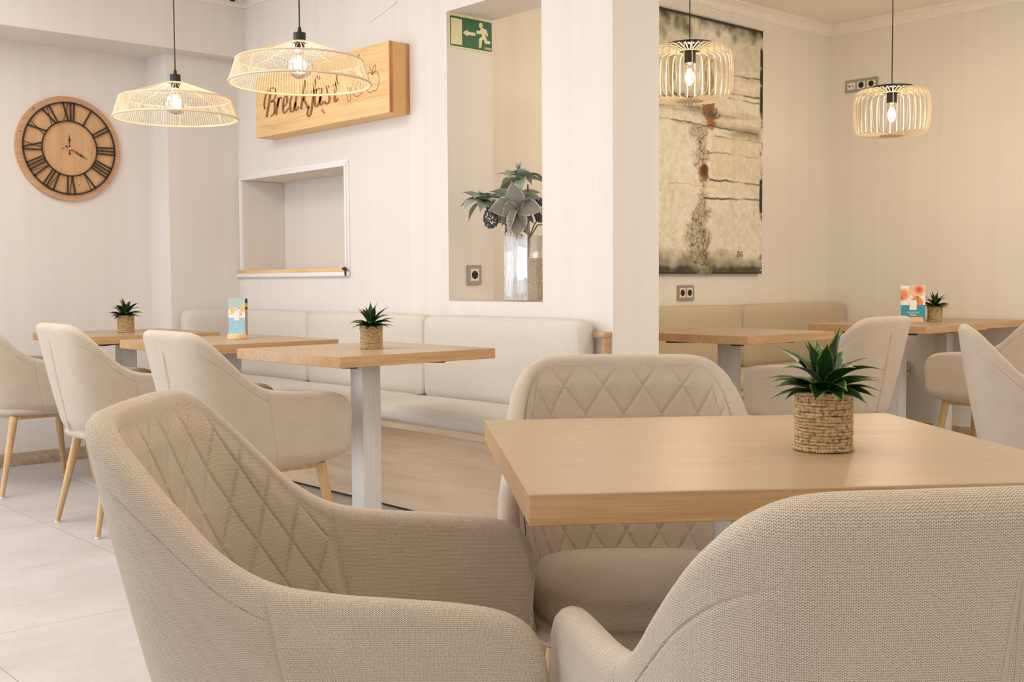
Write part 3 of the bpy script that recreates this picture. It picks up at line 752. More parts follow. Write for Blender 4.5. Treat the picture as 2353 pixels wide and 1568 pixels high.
# ------------------------------------------------------------------ wall clock
def make_clock():
    cx, cz, r = 2.388, 1.752, 0.290
    t = thing('wall_clock', 'large round wooden wall clock with dark roman numerals', 'clock', (cx, YC, cz))
    def fr(a, b, d): return Vector((a, -d, b))
    def disc(name, rad, d0, d1, mt, inner=None, n=96):
        mb = MB()
        if inner is None:
            vs = [fr(rad*math.cos(2*PI*k/n), rad*math.sin(2*PI*k/n), d) for d in (d0, d1) for k in range(n)]
            fs = [tuple(range(n)), tuple(range(n, 2*n))[::-1]]+[(k, (k+1) % n, n+(k+1) % n, n+k) for k in range(n)]; mb.add(vs, fs)
        else:
            vs = [fr(q*math.cos(2*PI*k/n), q*math.sin(2*PI*k/n), d) for d in (d0, d1) for q in (rad, inner) for k in range(n)]
            fs = []
            for k in range(n):
                j = (k+1) % n; fs += [(k, j, n+j, n+k), (2*n+k, 2*n+j, 3*n+j, 3*n+k), (k, j, 2*n+j, 2*n+k), (n+k, n+j, 3*n+j, 3*n+k)]
            mb.add(vs, fs)
        o = mb.build(name, mt, t, False); fixn(o); return o
    disc('rim', r, 0.0, 0.022, M_CLOCKRIM, r-0.05); disc('face', r-0.05, 0.0, 0.0195, M_CLOCK)
    disc('outer_ring', 0.2585, 0.030, 0.034, M_IRON, 0.2495); disc('inner_ring', 0.1565, 0.030, 0.034, M_IRON, 0.1485)
    st = MB()
    for k in range(8):
        a = 2*PI*(k+.5)/8; p = 0.254
        c = Vector((p*math.cos(a), 0, p*math.sin(a))); st.tube([c+Vector((0, -0.018, 0)), c+Vector((0, -0.031, 0))], 0.003, 6)
    st.build('standoffs', M_IRON, t)
    ri, ro = 0.1525, 0.2535
    def bar(mb, ang, o0, o1, w):    # from inner radius with tangential offset o0 to outer with o1
        d = Vector((math.sin(ang), 0, math.cos(ang))); s = Vector((math.cos(ang), 0, -math.sin(ang)))
        a = d*ri+s*o0; b = d*ro+s*o1; e = (b-a).normalized(); q = Vector((e.z, 0, -e.x))*w/2
        vs = [p+f+Vector((0, y, 0)) for y in (-0.030, -0.034) for p, f in ((a, -q), (a, q), (b, q), (b, -q))]
        mb.add(vs, [(0, 1, 2, 3), (7, 6, 5, 4), (0, 4, 5, 1), (1, 5, 6, 2), (2, 6, 7, 3), (3, 7, 4, 0)])
    num = {1: 'I', 2: 'II', 3: 'III', 4: 'IIII', 5: 'V', 6: 'VI', 7: 'VII', 8: 'VIII', 9: 'IX', 10: 'X', 11: 'XI', 12: 'XII'}
    TW, TN = 0.0088, 0.003
    for h, sx in num.items():
        mb = MB(); ang = R(30*h); wid = {'I': 0.018, 'V': 0.034, 'X': 0.036}; tot = sum(wid[c] for c in sx); p = -tot/2
        for c in sx:
            m_ = p+wid[c]/2; w = wid[c]
            if c == 'I': bar(mb, ang, m_*0.9, m_*1.1, TW)
            elif c == 'V':
                bar(mb, ang, m_, m_-w*0.42, TW); bar(mb, ang, m_+0.001, m_+w*0.42, TN)
            else:
                bar(mb, ang, m_+w*0.36, m_-w*0.42, TW); bar(mb, ang, m_-w*0.36, m_+w*0.42, TN)
            p += w
        o = mb.build('numeral', M_IRON, t, False); fixn(o)
    def hand(name, ang, L, tail, y):
        mb = MB(); d = Vector((math.sin(ang), 0, math.cos(ang))); s = Vector((math.cos(ang), 0, -math.sin(ang)))
        prof = [(-tail-0.006, 0.0005), (-tail-0.003, 0.004), (-tail, 0.005), (-tail+0.004, 0.004), (-tail+0.006, 0.0018), (L*0.5, 0.0018), (L*0.62, 0.007), (L*0.72, 0.0025), (L, 0.0004)]
        vs = []
        for q, w in prof:
            for yy in (y, y-0.002): vs += [d*q-s*w+Vector((0, yy, 0)), d*q+s*w+Vector((0, yy, 0))]
        n = len(prof); fs = []
        for i in range(n-1):
            a, b = i*4, (i+1)*4; fs += [(a, a+1, b+1, b), (a+2, b+2, b+3, a+3), (a, b, b+2, a+2), (a+1, a+3, b+3, b+1)]
        mb.add(vs, fs); o = mb.build(name, M_IRON, t, False); fixn(o)
    hand('hour_hand', R(0.5), 0.078, 0.028, -0.026); hand('minute_hand', R(119), 0.113, 0.022, -0.030)
    mb = MB(); mb.tube([(0, -0.019, 0), (0, -0.036, 0)], 0.0055, 12); mb.build('hand_pin', M_STEEL, t)
    kn = MB()
    for (a, b, q) in ((-0.19, 0.205, .008), (-0.262, 0.075, .007), (0.045, -0.02, .009), (-0.036, -0.001, .006), (0.125, -0.014, .005), (0.05, -0.2, .005)):
        kn.add([fr(a+q*math.cos(2*PI*k/12)*0.7, b+q*math.sin(2*PI*k/12), 0.0226) for k in range(12)], [tuple(range(12))[::-1]])
    kn.build('wood_knots', mat('knot_brown', srgb(150, 112, 80), 0.8), t, False)
make_clock()

# ------------------------------------------------------------------ wooden breakfast sign
sg = thing('wooden_sign', 'thick pine board sign carved with the word Breakfast', 'sign', (3.18, 5.68, 1.806))
bm = bmesh.new(); add_box(bm, 0, 0.1185, -1.272, 0, 0, 0.338, 0.0015, 1); bm.normal_update()
for f in bm.faces: f.material_index = 1 if abs(f.normal.y) > 0.7 else 0
from_bm('board', bm, M_PINE, sg, False, None, False, [M_PINE, mat('pine_end_mid', srgb(226, 178, 116), 0.6)])
for x0 in (0.0005, 0.098):
    o = box('end_grain_strip', x0, x0+0.02, -1.2732, -1.2715, 0.0005, 0.3375, M_PINEE, sg)
def stroke(mb, pts, w0, w1=None, d=-0.0006):
    P = [Vector(p) for p in pts]; Q = []
    for i in range(len(P)-1):      # smooth by catmull-rom
        a = P[max(i-1, 0)]; b = P[i]; c = P[i+1]; e = P[min(i+2, len(P)-1)]
        for k in range(5):
            t = k/5; Q.append(0.5*((2*b)+(c-a)*t+(2*a-5*b+4*c-e)*t*t+(3*b-a-3*c+e)*t**3))
    Q.append(P[-1]); vs = []; n = len(Q)
    for i, q in enumerate(Q):
        tg = (Q[min(i+1, n-1)]-Q[max(i-1, 0)]).normalized(); s = Vector((-tg.y, tg.x))
        down = min(1.0, abs(tg.y)) ** 2 if w1 is not None else 1
        w = (w1+(w0-w1)*down if w1 is not None else w0)/2
        for e in (-1, 1):
            p = q+s*w*e; vs.append((d, -p.x, p.y))
    # drop slightly into relief so the carving reads from the side
    mb.add(vs, [(2*i, 2*i+1, 2*i+3, 2*i+2) for i in range(n-1)])
L_ = MB()
A_ = lambda o: [([(.428+o, .186), (.395+o, .192), (.368+o, .155), (.372+o, .112), (.395+o, .106), (.425+o, .15)], .015, .005), ([(.436+o, .192), (.420+o, .125), (.430+o, .106), (.455+o, .122)], .015, .005)]
glyphs = [([(.100, .150), (.094, .185), (.118, .232), (.165, .256), (.210, .250), (.222, .222), (.205, .196), (.168, .184)], .014, .006), ([(.166, .246), (.150, .19), (.116, .105)], .016, .015),
          ([(.168, .184), (.204, .176), (.206, .140), (.190, .112), (.160, .106)], .016, .006),
          ([(.250, .196), (.236, .15), (.214, .106)], .017, .015), ([(.232, .150), (.252, .185), (.270, .193), (.284, .182)], .010, .006),
          ([(.298, .140), (.330, .155), (.338, .182), (.318, .193), (.298, .165), (.294, .125), (.312, .106), (.352, .128)], .015, .005)]+A_(0)+[
          ([(.520, .252), (.500, .18), (.476, .106)], .016, .015), ([(.548, .190), (.520, .168), (.496, .152)], .010, .006), ([(.505, .158), (.530, .125), (.545, .106), (.560, .116)], .014, .006),
          ([(.662, .236), (.645, .255), (.622, .235), (.600, .165), (.578, .085), (.556, .060), (.540, .078), (.556, .108)], .015, .005), ([(.580, .184), (.648, .190)], .006, None)]+A_(.245)+[
          ([(.752, .186), (.732, .193), (.726, .175), (.752, .138), (.745, .110), (.722, .106), (.708, .118)], .015, .006),
          ([(.828, .246), (.812, .18), (.800, .120), (.812, .106), (.832, .120)], .015, .006), ([(.786, .190), (.846, .196)], .006, None)]
for pts, a, b in glyphs: stroke(L_, pts, a*1.6, (b*1.4 if b else None))
L_.build('carved_lettering', M_CARVE, sg, False)
D_ = MB()
for pts in ([(.900, .14), (.912, .12), (.925, .09), (.942, .105), (.938, .15), (.915, .16), (.905, .135)],
            [(.95, .13), (.962, .175), (.995, .205), (1.04, .20), (1.06, .165), (1.045, .125), (1.005, .108), (.97, .12), (.955, .14)],
            [(.98, .15), (1.0, .175), (1.03, .17), (1.035, .145), (1.01, .13), (.985, .15)],
            [(1.096, .120), (1.115, .110), (1.139, .118), (1.165, .118), (1.186, .145), (1.188, .180), (1.170, .205), (1.145, .203), (1.134, .196), (1.115, .210), (1.09, .200), (1.078, .17), (1.083, .138), (1.096, .120)],
            [(1.134, .198), (1.122, .22), (1.108, .238)], [(1.134, .2), (1.14, .225), (1.162, .238), (1.158, .215), (1.136, .2)]):
    stroke(D_, pts, .0038, None)
D_.build('carved_fruit_drawing', M_CARVE, sg, False)
K_ = MB()
for (a, b, q) in ((.685, .075, .013), (.70, .062, .008), (1.02, .306, .009), (1.07, .298, .004)):
    K_.add([(-0.0005, -(a+q*math.cos(2*PI*k/14)), b+q*0.8*math.sin(2*PI*k/14)) for k in range(14)], [tuple(range(14))])
K_.build('wood_knots', mat('pine_knot', srgb(192, 120, 78), 0.7), sg, False)

# ------------------------------------------------------------------ emergency exit sign
ex = thing('exit_sign', 'green emergency exit sign with running figure and left arrow', 'sign', (3.316, 4.119, 2.087))
def fe(a, b, d): return Vector((a, -d, b))
def eplate(name, polys, mt, d0, th=0.0006, parent=ex, frame=fe):
    mb = MB()
    for p in polys: poly_plate(mb, p, lambda a, b, d: frame(a, b, d0+d), th)
    o = mb.build(name, mt, parent, False); fixn(o); return o
eplate('panel', [[(-.008, -.001), (.258, -.001), (.258, .158), (-.008, .158)]], M_LUM, 0.0008, 0.003)
# the sign is as wide as the reveal allows; drawing compressed to that width
kx = 0.915
sc = lambda P: [(a*kx, b) for a, b in P]
eplate('green_field', [rrect(.279*kx, .138, .006, 4, .1415*kx, .0765)], M_GREEN, 0.0038)
fig = [[(.007, .014), (.080, .016), (.080, .135), (.007, .135)],
       [(.086, .075), (.116, .093), (.116, .084), (.169, .084), (.169, .070), (.116, .067), (.116, .060)],
       [(.206+.0125*math.cos(2*PI*k/20), .1235+.0135*math.sin(2*PI*k/20)) for k in range(20)],
       [(.177, .096), (.175, .083), (.202, .081), (.207, .089), (.215, .074), (.194, .060), (.192, .019), (.209, .019), (.214, .054), (.224, .061), (.236, .042), (.268, .043), (.270, .057), (.249, .057), (.241, .069), (.231, .097), (.246, .076), (.256, .081), (.245, .107), (.217, .113), (.207, .110), (.199, .099)]]
eplate('pictogram', [sc(p) for p in fig], M_LUM, 0.0045)
eplate('maker_label', [sc([(.233, .014), (.277, .014), (.277, .025), (.233, .025)])], M_GREY, 0.0045)

# ------------------------------------------------------------------ wall sockets
def socket(label, loc, u, nrm, gangs, w=0.072, hgt=0.082, kinds=None):
    u = Vector(u); n = Vector(nrm); t = thing('wall_socket', label, 'socket', loc, 0, 'grey framed wall sockets')
    W = 0.02+gangs*w; f = lambda a, b, d: u*a+Vector((0, 0, b))+n*d
    mb = MB(); poly_plate(mb, rrect(W, hgt+0.012, 0.005, 3), f, 0.009); o = mb.build('plate', M_GREY, t, False); fixn(o)
    for g in range(gangs):
        cx = (g-(gangs-1)/2)*w; mb = MB(); poly_plate(mb, rrect(w-0.014, hgt-0.024, 0.002, 2, cx, 0), lambda a, b, d: f(a, b, 0.009+d), 0.0012)
        o = mb.build('insert', M_CREAM if gangs == 1 else M_GREY if False else M_CREAM, t, False); fixn(o)
        if kinds and kinds[g] == 'tv':
            for dx in (-0.012, 0.012):
                mb = MB(); poly_plate(mb, [(cx+dx+.005*math.cos(2*PI*k/14), .005*math.sin(2*PI*k/14)) for k in range(14)], lambda a, b, d: f(a, b, 0.0102+d), 0.003); q = mb.build('aerial_port', M_GREY if dx > 0 else M_HOLE, t, False); fixn(q)
        else:
            mb = MB(); poly_plate(mb, [(cx+.0195*math.cos(2*PI*k/28), .0195*math.sin(2*PI*k/28)) for k in range(28)], lambda a, b, d: f(a, b, 0.0102+d), 0.0004); q = mb.build('socket_hole', M_HOLE, o, False); fixn(q)
socket('single wall socket inside the tall opening, left of the glass vase', (3.452, 4.119, 1.028), (1, 0, 0), (0, -1, 0), 1, 0.066)
socket('double wall socket below the abstract painting', (5.222, YP, 0.922), (1, 0, 0), (0, -1, 0), 2, 0.066, 0.08)
socket('triple wall socket high on the right wall beside the pendant lamp', (XR, 4.033, 2.278), (0, -1, 0), (-1, 0, 0), 3, 0.073, 0.07, ('tv', 's', 's'))

# ------------------------------------------------------------------ security camera
sc_ = thing('security_camera', 'small white dome security camera with black lens in the ceiling corner', 'camera', (3.17, 5.90, CZ))
lathe('housing', [(0.05, -0.001), (0.05, -0.03), (0.042, -0.055), (0.02, -0.075)], M_CREAM, sc_, 28)
mb = MB(); d_ = Vector((-0.45, -0.55, -0.7)).normalized(); mb.tube([Vector((0, 0, -0.055))+d_*0.005, Vector((0, 0, -0.055))+d_*0.032], 0.019, 20); mb.build('lens', M_HOLE, sc_)

# ------------------------------------------------------------------ abstract painting (weathered wall look)
def vnoise(x, y, seed):
    xi = np.floor(x).astype(int); yi = np.floor(y).astype(int); xf = x-xi; yf = y-yi
    def h(a, b):
        n = (a*374761393+b*668265263+seed*69069) & 0xffffffff; n = ((n ^ (n >> 13))*1274126177) & 0xffffffff
        return ((n ^ (n >> 16)) & 0xffff)/65535.0
    u = xf*xf*(3-2*xf); v = yf*yf*(3-2*yf)
    return (h(xi, yi)*(1-u)+h(xi+1, yi)*u)*(1-v)+(h(xi, yi+1)*(1-u)+h(xi+1, yi+1)*u)*v
def fbm(x, y, seed, o=5):
    r = np.zeros_like(x); a = 0.5
    for i in range(o): r += a*vnoise(x*2**i, y*2**i, seed+i*17); a *= 0.5
    return r
def painting():
    X0, X1, Z0, Z1 = 4.78, 5.943, 1.035, 2.552
    t = thing('abstract_painting', 'tall abstract painting like cracked weathered plaster in cream, ochre and black', 'painting', (X0, YP, Z0))
    box('canvas', 0, X1-X0, -0.03, -0.002, 0, Z1-Z0, mat('painting_edge', srgb(58, 52, 40), 0.8), t)
    nx, nz = 290, 380; W, H = X1-X0, Z1-Z0
    gx, gz = np.meshgrid(np.linspace(0, W, nx), np.linspace(0, H, nz)); X = gx+X0; Z = gz+Z0
    n1 = fbm(gx*3, gz*3, 1); n2 = fbm(gx*14, gz*14, 5); n3 = fbm(gx*40, gz*40, 9, 3); nv = fbm(gx*22, gz*4, 13); nh = fbm(gx*3, gz*30, 21)
    base = np.array([244, 236, 215.]); col = np.ones((nz, nx, 3))*base
    def mixc(c, m):
        nonlocal col
        m = np.clip(m, 0, 1)[..., None]; col = col*(1-m)+np.array(c, float)*m
    def worley(sc, seed):       # distance to the nearest cell border
        xx, yy = gx*sc+(n2-.5)*1.0, gz*sc+(n3-.45)*0.7; xi = np.floor(xx).astype(int); yi = np.floor(yy).astype(int)
        d1 = np.full(xx.shape, 9.0); d2 = np.full(xx.shape, 9.0)
        def h(a, b, q):
            n = (a*374761393+b*668265263+(seed+q)*69069) & 0xffffffff; n = ((n ^ (n >> 13))*1274126177) & 0xffffffff
            return ((n ^ (n >> 16)) & 0xffff)/65535.0
        for a in (-1, 0, 1):
            for b in (-1, 0, 1):
                px = xi+a+h(xi+a, yi+b, 1); py = yi+b+h(xi+a, yi+b, 2); d = np.hypot(px-xx, py-yy)
                d2 = np.minimum(d2, np.maximum(d1, d)); d1 = np.minimum(d1, d)
        return d2-d1
    mixc((242, 232, 208), (n1-0.4)*3); mixc((222, 204, 168), (n2-0.52)*1.6*(n1 < .5)); mixc((224, 202, 158), (nv-0.55)*1.4)
    top = (Z1-Z)+0.03*(X-5.35)
    mixc((168, 158, 132), np.clip(1-(top-.10)/0.30, 0, 1)*np.clip((n1-.32)*2.6, 0, 1)*0.4)
    mixc((64, 60, 48), np.clip((0.13*(0.25+n1*1.3)-top+0.07*(n2-.5)*2)/0.10, 0, 1)*(0.3+0.85*n2)); mixc((48, 44, 34), np.clip((0.022-(Z1-Z))/0.012, 0, 1)*.9)
    bot = (Z-Z0); mixc((120, 112, 84), np.clip((0.15*(0.3+n1)-bot+0.07*n2)/0.08, 0, 1)*(0.35+0.7*n2)); mixc((66, 62, 46), np.clip((0.05+0.04*(n2-.4)-bot)/0.02, 0, 1)*(.6+.5*n2)); mixc((46, 42, 32), np.clip((.012-bot)/.008, 0, 1))
    cx = 5.34+0.03*np.sin(Z*9)+0.10*(n1-.5); hw = 0.085+0.16*(n2-.5)+0.03*np.sin(Z*7)
    low = np.clip((1.93-Z)/0.04, 0, 1)
    colm = np.clip((hw-np.abs(X-cx))/0.05+.2, 0, 1)*low
    mixc((198, 184, 152), colm*0.7)
    crack = np.exp(-(worley(38, 3)/.055)**2)*0.9+np.exp(-(worley(19, 8)/.05)**2)
    mixc((78, 72, 54), crack*colm*0.95)
    sp = np.clip((n3-.40)*5, 0, 1); mixc((96, 88, 66), sp*colm*(np.exp(-((X-cx-.05)/.04)**2)*np.clip((1.42-Z)/.05, 0, 1)*.75+.12))
    mixc((150, 134, 104), np.exp(-((fbm(gx*5, gz*5, 77, 4)-.47)/.003)**2)*0.35)
    def blob(x, z, rx, rz, c, k=1.0):
        d = ((X-x)/rx)**2+((Z-z)/rz)**2; mixc(c, np.clip((1.15-d-2.6*(n2-.5)-1.6*(n3-.45))/.6, 0, 1)*k)
    def smear(x0, x1, z, w, c, k):
        e = np.clip((X-x0)/.06, 0, 1)*np.clip((x1-X)/.06, 0, 1); mixc(c, np.exp(-((Z-z-.02*(n1-.5)*2)/w)**2)*e*np.clip((nh-.36)*4, 0, 1)*k)
    smear(4.78, 5.45, 2.03, .06, (128, 112, 76), .85); smear(4.78, 5.95, 1.905, .035, (150, 136, 104), .8); smear(5.4, 5.95, 1.99, .02, (140, 124, 92), .6)
    smear(4.78, 5.95, 2.22, .10, (206, 188, 148), .4)
    blob(5.41, 2.16, .05, .16, (172, 134, 78), .8); blob(5.42, 2.02, .06, .09, (150, 104, 56), .85); blob(5.42, 1.93, .05, .03, (168, 116, 66), .8)
    blob(5.355, 1.63, .045, .05, (132, 78, 36), .95); blob(5.36, 1.65, .02, .03, (84, 52, 26), .8); blob(5.06, 2.2, .035, .13, (176, 146, 88), .6)
    m_ = np.clip((.09-np.hypot((X-5.43)/1.1, (Z-1.995)*2.2))/.02, 0, 1); mixc((96, 88, 72), m_*np.clip((n3-.38)*8, 0, 1)*.9)
    # horizontal fissures, the right-hand ones rising to the left
    def fiss(x0, x1, z, sl, w, k=1.0, c=(58, 48, 32)):
        zz = z+sl*(X-x0)+0.006*(fbm(gx*14, gz*0+z*9, 51)-.5)*4
        on = np.clip((X-x0)/.02, 0, 1)*np.clip((x1-X)/.02, 0, 1)*np.clip(fbm(gx*9, gz*0+z, 61)*3-.7, .15, 1)
        mixc(c, np.exp(-((Z-zz)/w)**2)*on*k)
    fiss(4.78, 5.9, 1.93, -.02, .004, .8); fiss(4.78, 5.45, 2.075, .0, .004, .8); fiss(5.6, 5.95, 2.245, .0, .004); fiss(5.6, 5.95, 2.13, .01, .005); fiss(5.5, 5.95, 2.10, .0, .004, .7)
    fiss(5.45, 5.95, 1.86, .0, .004, .7); fiss(5.38, 5.9, 1.765, -.01, .004, .8); fiss(5.40, 5.95, 1.603, -.02, .005); fiss(5.34, 5.95, 1.49, .01, .005); fiss(5.0, 5.5, 1.56, .0, .002, .5)
    # pale plank
    m = ((X > 5.36) & (Z > 1.515) & (Z < 1.585)); mixc((240, 228, 200), m*0.75); m = ((X > 5.43) & (Z > 1.62) & (Z < 1.86)); mixc((230, 214, 178), m*0.5)
    mixc((52, 46, 34), np.clip((X-(X1-.02-.02*n2))/.008, 0, 1)*np.clip((n2-.42)*7, 0, 1))
    c = np.clip(col*(0.93+0.14*(n3-.45))[..., None], 0, 255)/255.0; lin = np.where(c <= .04045, c/12.92, ((c+.055)/1.055)**2.4)
    disp = (n2-.5)*0.003+0.002*np.clip(1-crack, 0, 1)*colm
    vs = [(gx[j, i], -0.0315-float(disp[j, i])*0.5, gz[j, i]) for j in range(nz) for i in range(nx)]
    fs = [(j*nx+i, j*nx+i+1, (j+1)*nx+i+1, (j+1)*nx+i) for j in range(nz-1) for i in range(nx-1)]
    mp = mat('painted_plaster', (1, 1, 1, 1), 0.75); tt = NT(mp); at = tt.n('ShaderNodeAttribute'); at.attribute_name = 'paint'; tt.l(at.outputs['Color'], tt.b.inputs['Base Color'])
    o = mesh('paint_layer', vs, fs, mp, t, True)
    ca = o.data.color_attributes.new('paint', 'FLOAT_COLOR', 'POINT')
    ca.data.foreach_set('color', np.concatenate([lin.reshape(-1, 3), np.ones((nx*nz, 1))], 1).astype(np.float32).ravel())
    mw = Matrix.Translation((5.71-X0, -0.035, 1.155-Z0)) @ Matrix.Rotation(PI/2, 4, 'X')
    text_mesh('signature', 'ZG', 0.045, mat('signature_ink', srgb(120, 104, 74), 0.8), t, mw)
    mb = MB(); mb.tube([(W-.018, -.031, .022), (W-.018, -.036, .022)], .005, 10); mb.build('corner_eyelet', M_CREAM, t)
painting()

# ------------------------------------------------------------------ menus
def menu_card(name, label, loc, rz, w, h, lean, parts, base, extra=None):
    t = thing(name, label, 'menu', loc, rz); base(t)
    m_card = lambda d: Matrix.Translation((0, 0, 0.012)) @ Matrix.Rotation(lean, 4, 'X') @ Matrix.Translation((0, 0, 0))
    f = lambda a, b, d: Vector((a, -d*math.cos(lean)-b*math.sin(lean)*-1*0 - d*0, 0)) if False else (m_card(0) @ Vector((a, -d, b)))
    mb = MB(); poly_plate(mb, rrect(w, h, .001, 1, 0, h/2), f, 0.0015); o = mb.build('card', M_PAPERW, t, False); fixn(o)
    for nm, mt, polys, d in parts:
        mb = MB()
        for p in polys: poly_plate(mb, p, lambda a, b, dd: f(a, b, 0.0015+d+dd), 0.0002)
        q = mb.build(nm, mt, o, False); fixn(q)
    return t, o, f, m_card
def circ(cx, cz, r, n=24, x0=-9, x1=9, z0=-9, z1=9):
    return [(min(max(cx+r*math.cos(2*PI*k/n), x0), x1), min(max(cz+r*math.sin(2*PI*k/n), z0), z1)) for k in range(n)]
def rect(x0, x1, z0, z1): return [(x0, z0), (x1, z0), (x1, z1), (x0, z1)]
M_ORANGE = mat('orange_print', srgb(236, 138, 84), 0.5); M_PEACH = mat('peach_print', srgb(240, 190, 150), 0.5); M_RUST = mat('rust_print', srgb(206, 96, 60), 0.5)
M_YEL = mat('yellow_print', srgb(226, 196, 110), 0.5); M_DKBLUE = mat('dark_blue_print', srgb(28, 62, 84), 0.5); M_BEIGEP = mat('beige_print', srgb(198, 176, 158), 0.5); M_GRNP = mat('green_print', srgb(110, 128, 66), 0.5)
M_PALEG = mat('grey_green_print', srgb(176, 196, 196), 0.5); M_PINK = mat('pink_print', srgb(230, 200, 204), 0.5)
camyaw = -AW
# cocktail menu
w, h = 0.136, 0.196
def base_block(t):
    mb = MB(); poly_plate(mb, [(-.05, 0), (.05, 0), (.046, .026), (-.046, .026)], lambda a, b, d: Vector((a, -.035+d, b)), .05)
    o = mb.build('wooden_stand', M_PINE, t, False); fixn(o)
hw = w/2
parts = [('printed_blue_band', M_TEAL, [rect(-hw, hw, 0, .084)], 0),
         ('printed_drinks', M_PEACH, [circ(-.050, .145, .036, 28, -hw), circ(.022, .172, .045, 28, -hw, hw, 0, h-.001), circ(.018, .094, .041, 28, -hw, hw, .084)], 0),
         ('printed_oranges', M_ORANGE, [circ(-.056, .143, .026, 24, -hw), circ(.033, .173, .024, 24, -hw, hw, 0, h-.002), circ(.022, .096, .033, 24, -hw, hw, .084)], .0003),
         ('printed_cherry', M_RUST, [circ(.034, .172, .013)], .0006), ('printed_petal', M_RUST, [circ(.004, .110, .009)], .0006), ('printed_peel', M_RUST, [rect(-.066, -.058, .110, .132)], .0006),
         ('printed_herb', M_GRNP, [rect(.024, .030, .096, .134)], .0007),
         ('printed_white_label', M_PAPERW, [rect(-.020, .020, .056, .112)], .0009)]
t, o, f, mc = menu_card('menu_stand', 'blue and orange cocktail menu card on the right-hand room table', (6.04, 3.27, 0.75), camyaw+R(-6), w, h, R(-4), parts, base_block)
rx = Matrix.Rotation(PI/2, 4, 'X')
text_mesh('menu_lettering', 'COCKTAILS', 0.0135, M_PAPERW, o, mc(0) @ Matrix.Translation((0, -.0026, .040)) @ rx)
text_mesh('menu_lettering', 'MENÚ', 0.0145, M_PAPERW, o, mc(0) @ Matrix.Translation((0, -.0026, .026)) @ rx)
# tall menu with two cards
w, h = 0.072, 0.168; hw = w/2
def base_round(t):
    lathe('wooden_stand', [(0.038, 0.0), (0.041, 0.002), (0.041, 0.020), (0.039, 0.0225)], M_PINE, t, 36)
parts = [('printed_blue_band', M_SKYP, [rect(-hw, hw, 0, .082)], 0), ('printed_sea', M_PALEG, [rect(-hw, hw, .118, h)], 0),
         ('printed_blossom', M_YEL, [circ(-.018, .116, .012), circ(.026, .118, .012, 20, -9, hw), circ(.028, .136, .008, 20, -9, hw)], .0003),
         ('printed_petals', M_PINK, [circ(-.004, .120, .009), circ(.012, .104, .008), circ(-.024, .100, .007)], .0004),
         ('printed_orange_dots', M_ORANGE, [circ(.018, .096, .004), circ(.010, .090, .003)], .0006),
         ('printed_white_label', M_PAPERW, [rect(-.010, .010, .070, .108)], .0007)]
t, o, f, mc = menu_card('menu_stand', 'tall pale blue menu card in a round wooden stand', (2.40, 4.49, 0.75), camyaw+R(4), w, h, R(-3), parts, base_round)
text_mesh('menu_lettering', 'la', 0.02, M_PAPERW, o, mc(0) @ Matrix.Translation((0, -.0025, .052)) @ rx)
text_mesh('menu_lettering', 'MENÚ', 0.009, M_PAPERW, o, mc(0) @ Matrix.Translation((0, -.0025, .037)) @ rx)
mb = MB(); F2 = lambda a, b, d: Matrix.Rotation(R(10), 4, 'Z') @ Vector((a+.014, .020-d, b+.014))
poly_plate(mb, rect(-.030, .034, 0, .163), F2, .0015); q = mb.build('rear_card', M_BEIGEP, t, False); fixn(q)
mb = MB(); poly_plate(mb, rect(-.030, .034, .115, .163), lambda a, b, d: F2(a, b, .0015+d), .0002); z_ = mb.build('printed_dark_picture', M_DKBLUE, q, False); fixn(z_)
mb = MB(); poly_plate(mb, circ(.012, .148, .009), lambda a, b, d: F2(a, b, .0019+d), .0002); poly_plate(mb, circ(.026, .134, .010), lambda a, b, d: F2(a, b, .0019+d), .0002); z_ = mb.build('printed_lemons', M_YEL, q, False); fixn(z_)

# ------------------------------------------------------------------ glass vase with bouquet
VX, VY, VZ = 3.345, 3.625, 0.9078; VW = 0.155; VH = 0.292
va = thing('glass_vase', 'square clear glass vase standing on the sill of the tall opening', 'vase', (VX, VY, VZ))
def vwall(name, x0, x1, y0, y1, mt): return box(name, x0, x1, y0, y1, 0.004, VH, mt, va, bev=0.003)
vwall('front_left_wall', 0, 0.005, 0.0, VW, M_VASEF); vwall('front_right_wall', 0.0055, VW, 0.0, 0.005, M_VASE)
vwall('rear_wall', VW-.005, VW, 0.0055, VW, M_VASE); vwall('rear_wall', 0.0055, VW-.0055, VW-.005, VW, M_VASE)
box('vase_base', 0, VW, 0, VW, 0, 0.004, M_VASE, va)
M_OAT = mat('oat_flakes', srgb(216, 186, 138), 0.9); _t = NT(M_OAT); _x = _t.n('ShaderNodeTexVoronoi'); _x.inputs['Scale'].default_value = 170
_t.l(_t.coords('Object', (1, 1, 1.4)), _x.inputs['Vector']); _s = _t.n('ShaderNodeSeparateColor'); _t.l(_x.outputs['Color'], _s.inputs[0])
_t.l(_t.ramp(_s.outputs[0], [(0.0, srgb(196, 150, 92)), (0.25, srgb(248, 222, 176)), (0.7, srgb(254, 242, 212)), (1.0, srgb(255, 248, 232))]), _t.b.inputs['Base Color']); _t.bump(_x.outputs['Distance'], 0.8, 0.003)
bm = bmesh.new(); add_box(bm, VX+.0075, VX+VW-.0075, VY+.0075, VY+VW-.0075, VZ+.0055, VZ+.188)
bmesh.ops.subdivide_edges(bm, edges=list(bm.edges), cuts=14, use_grid_fill=True)
for v in bm.verts:
    if v.co.z > VZ+.187: v.co.z += random.uniform(-.004, .004)
tag(from_bm('oat_flakes', bm, M_OAT), 'coarse beige flakes filling the square glass vase', 'filling', kind='stuff')
bq = thing('artificial_bouquet', 'grey-green artificial bouquet of pointed leaves and dark berries in the glass vase', 'bouquet', (VX+VW/2, VY+VW/2, VZ))
mb = MB(); ux = Vector((cA, -sA, 0)); uy = Vector((sA, cA, 0))     # picture right / depth inside the bouquet
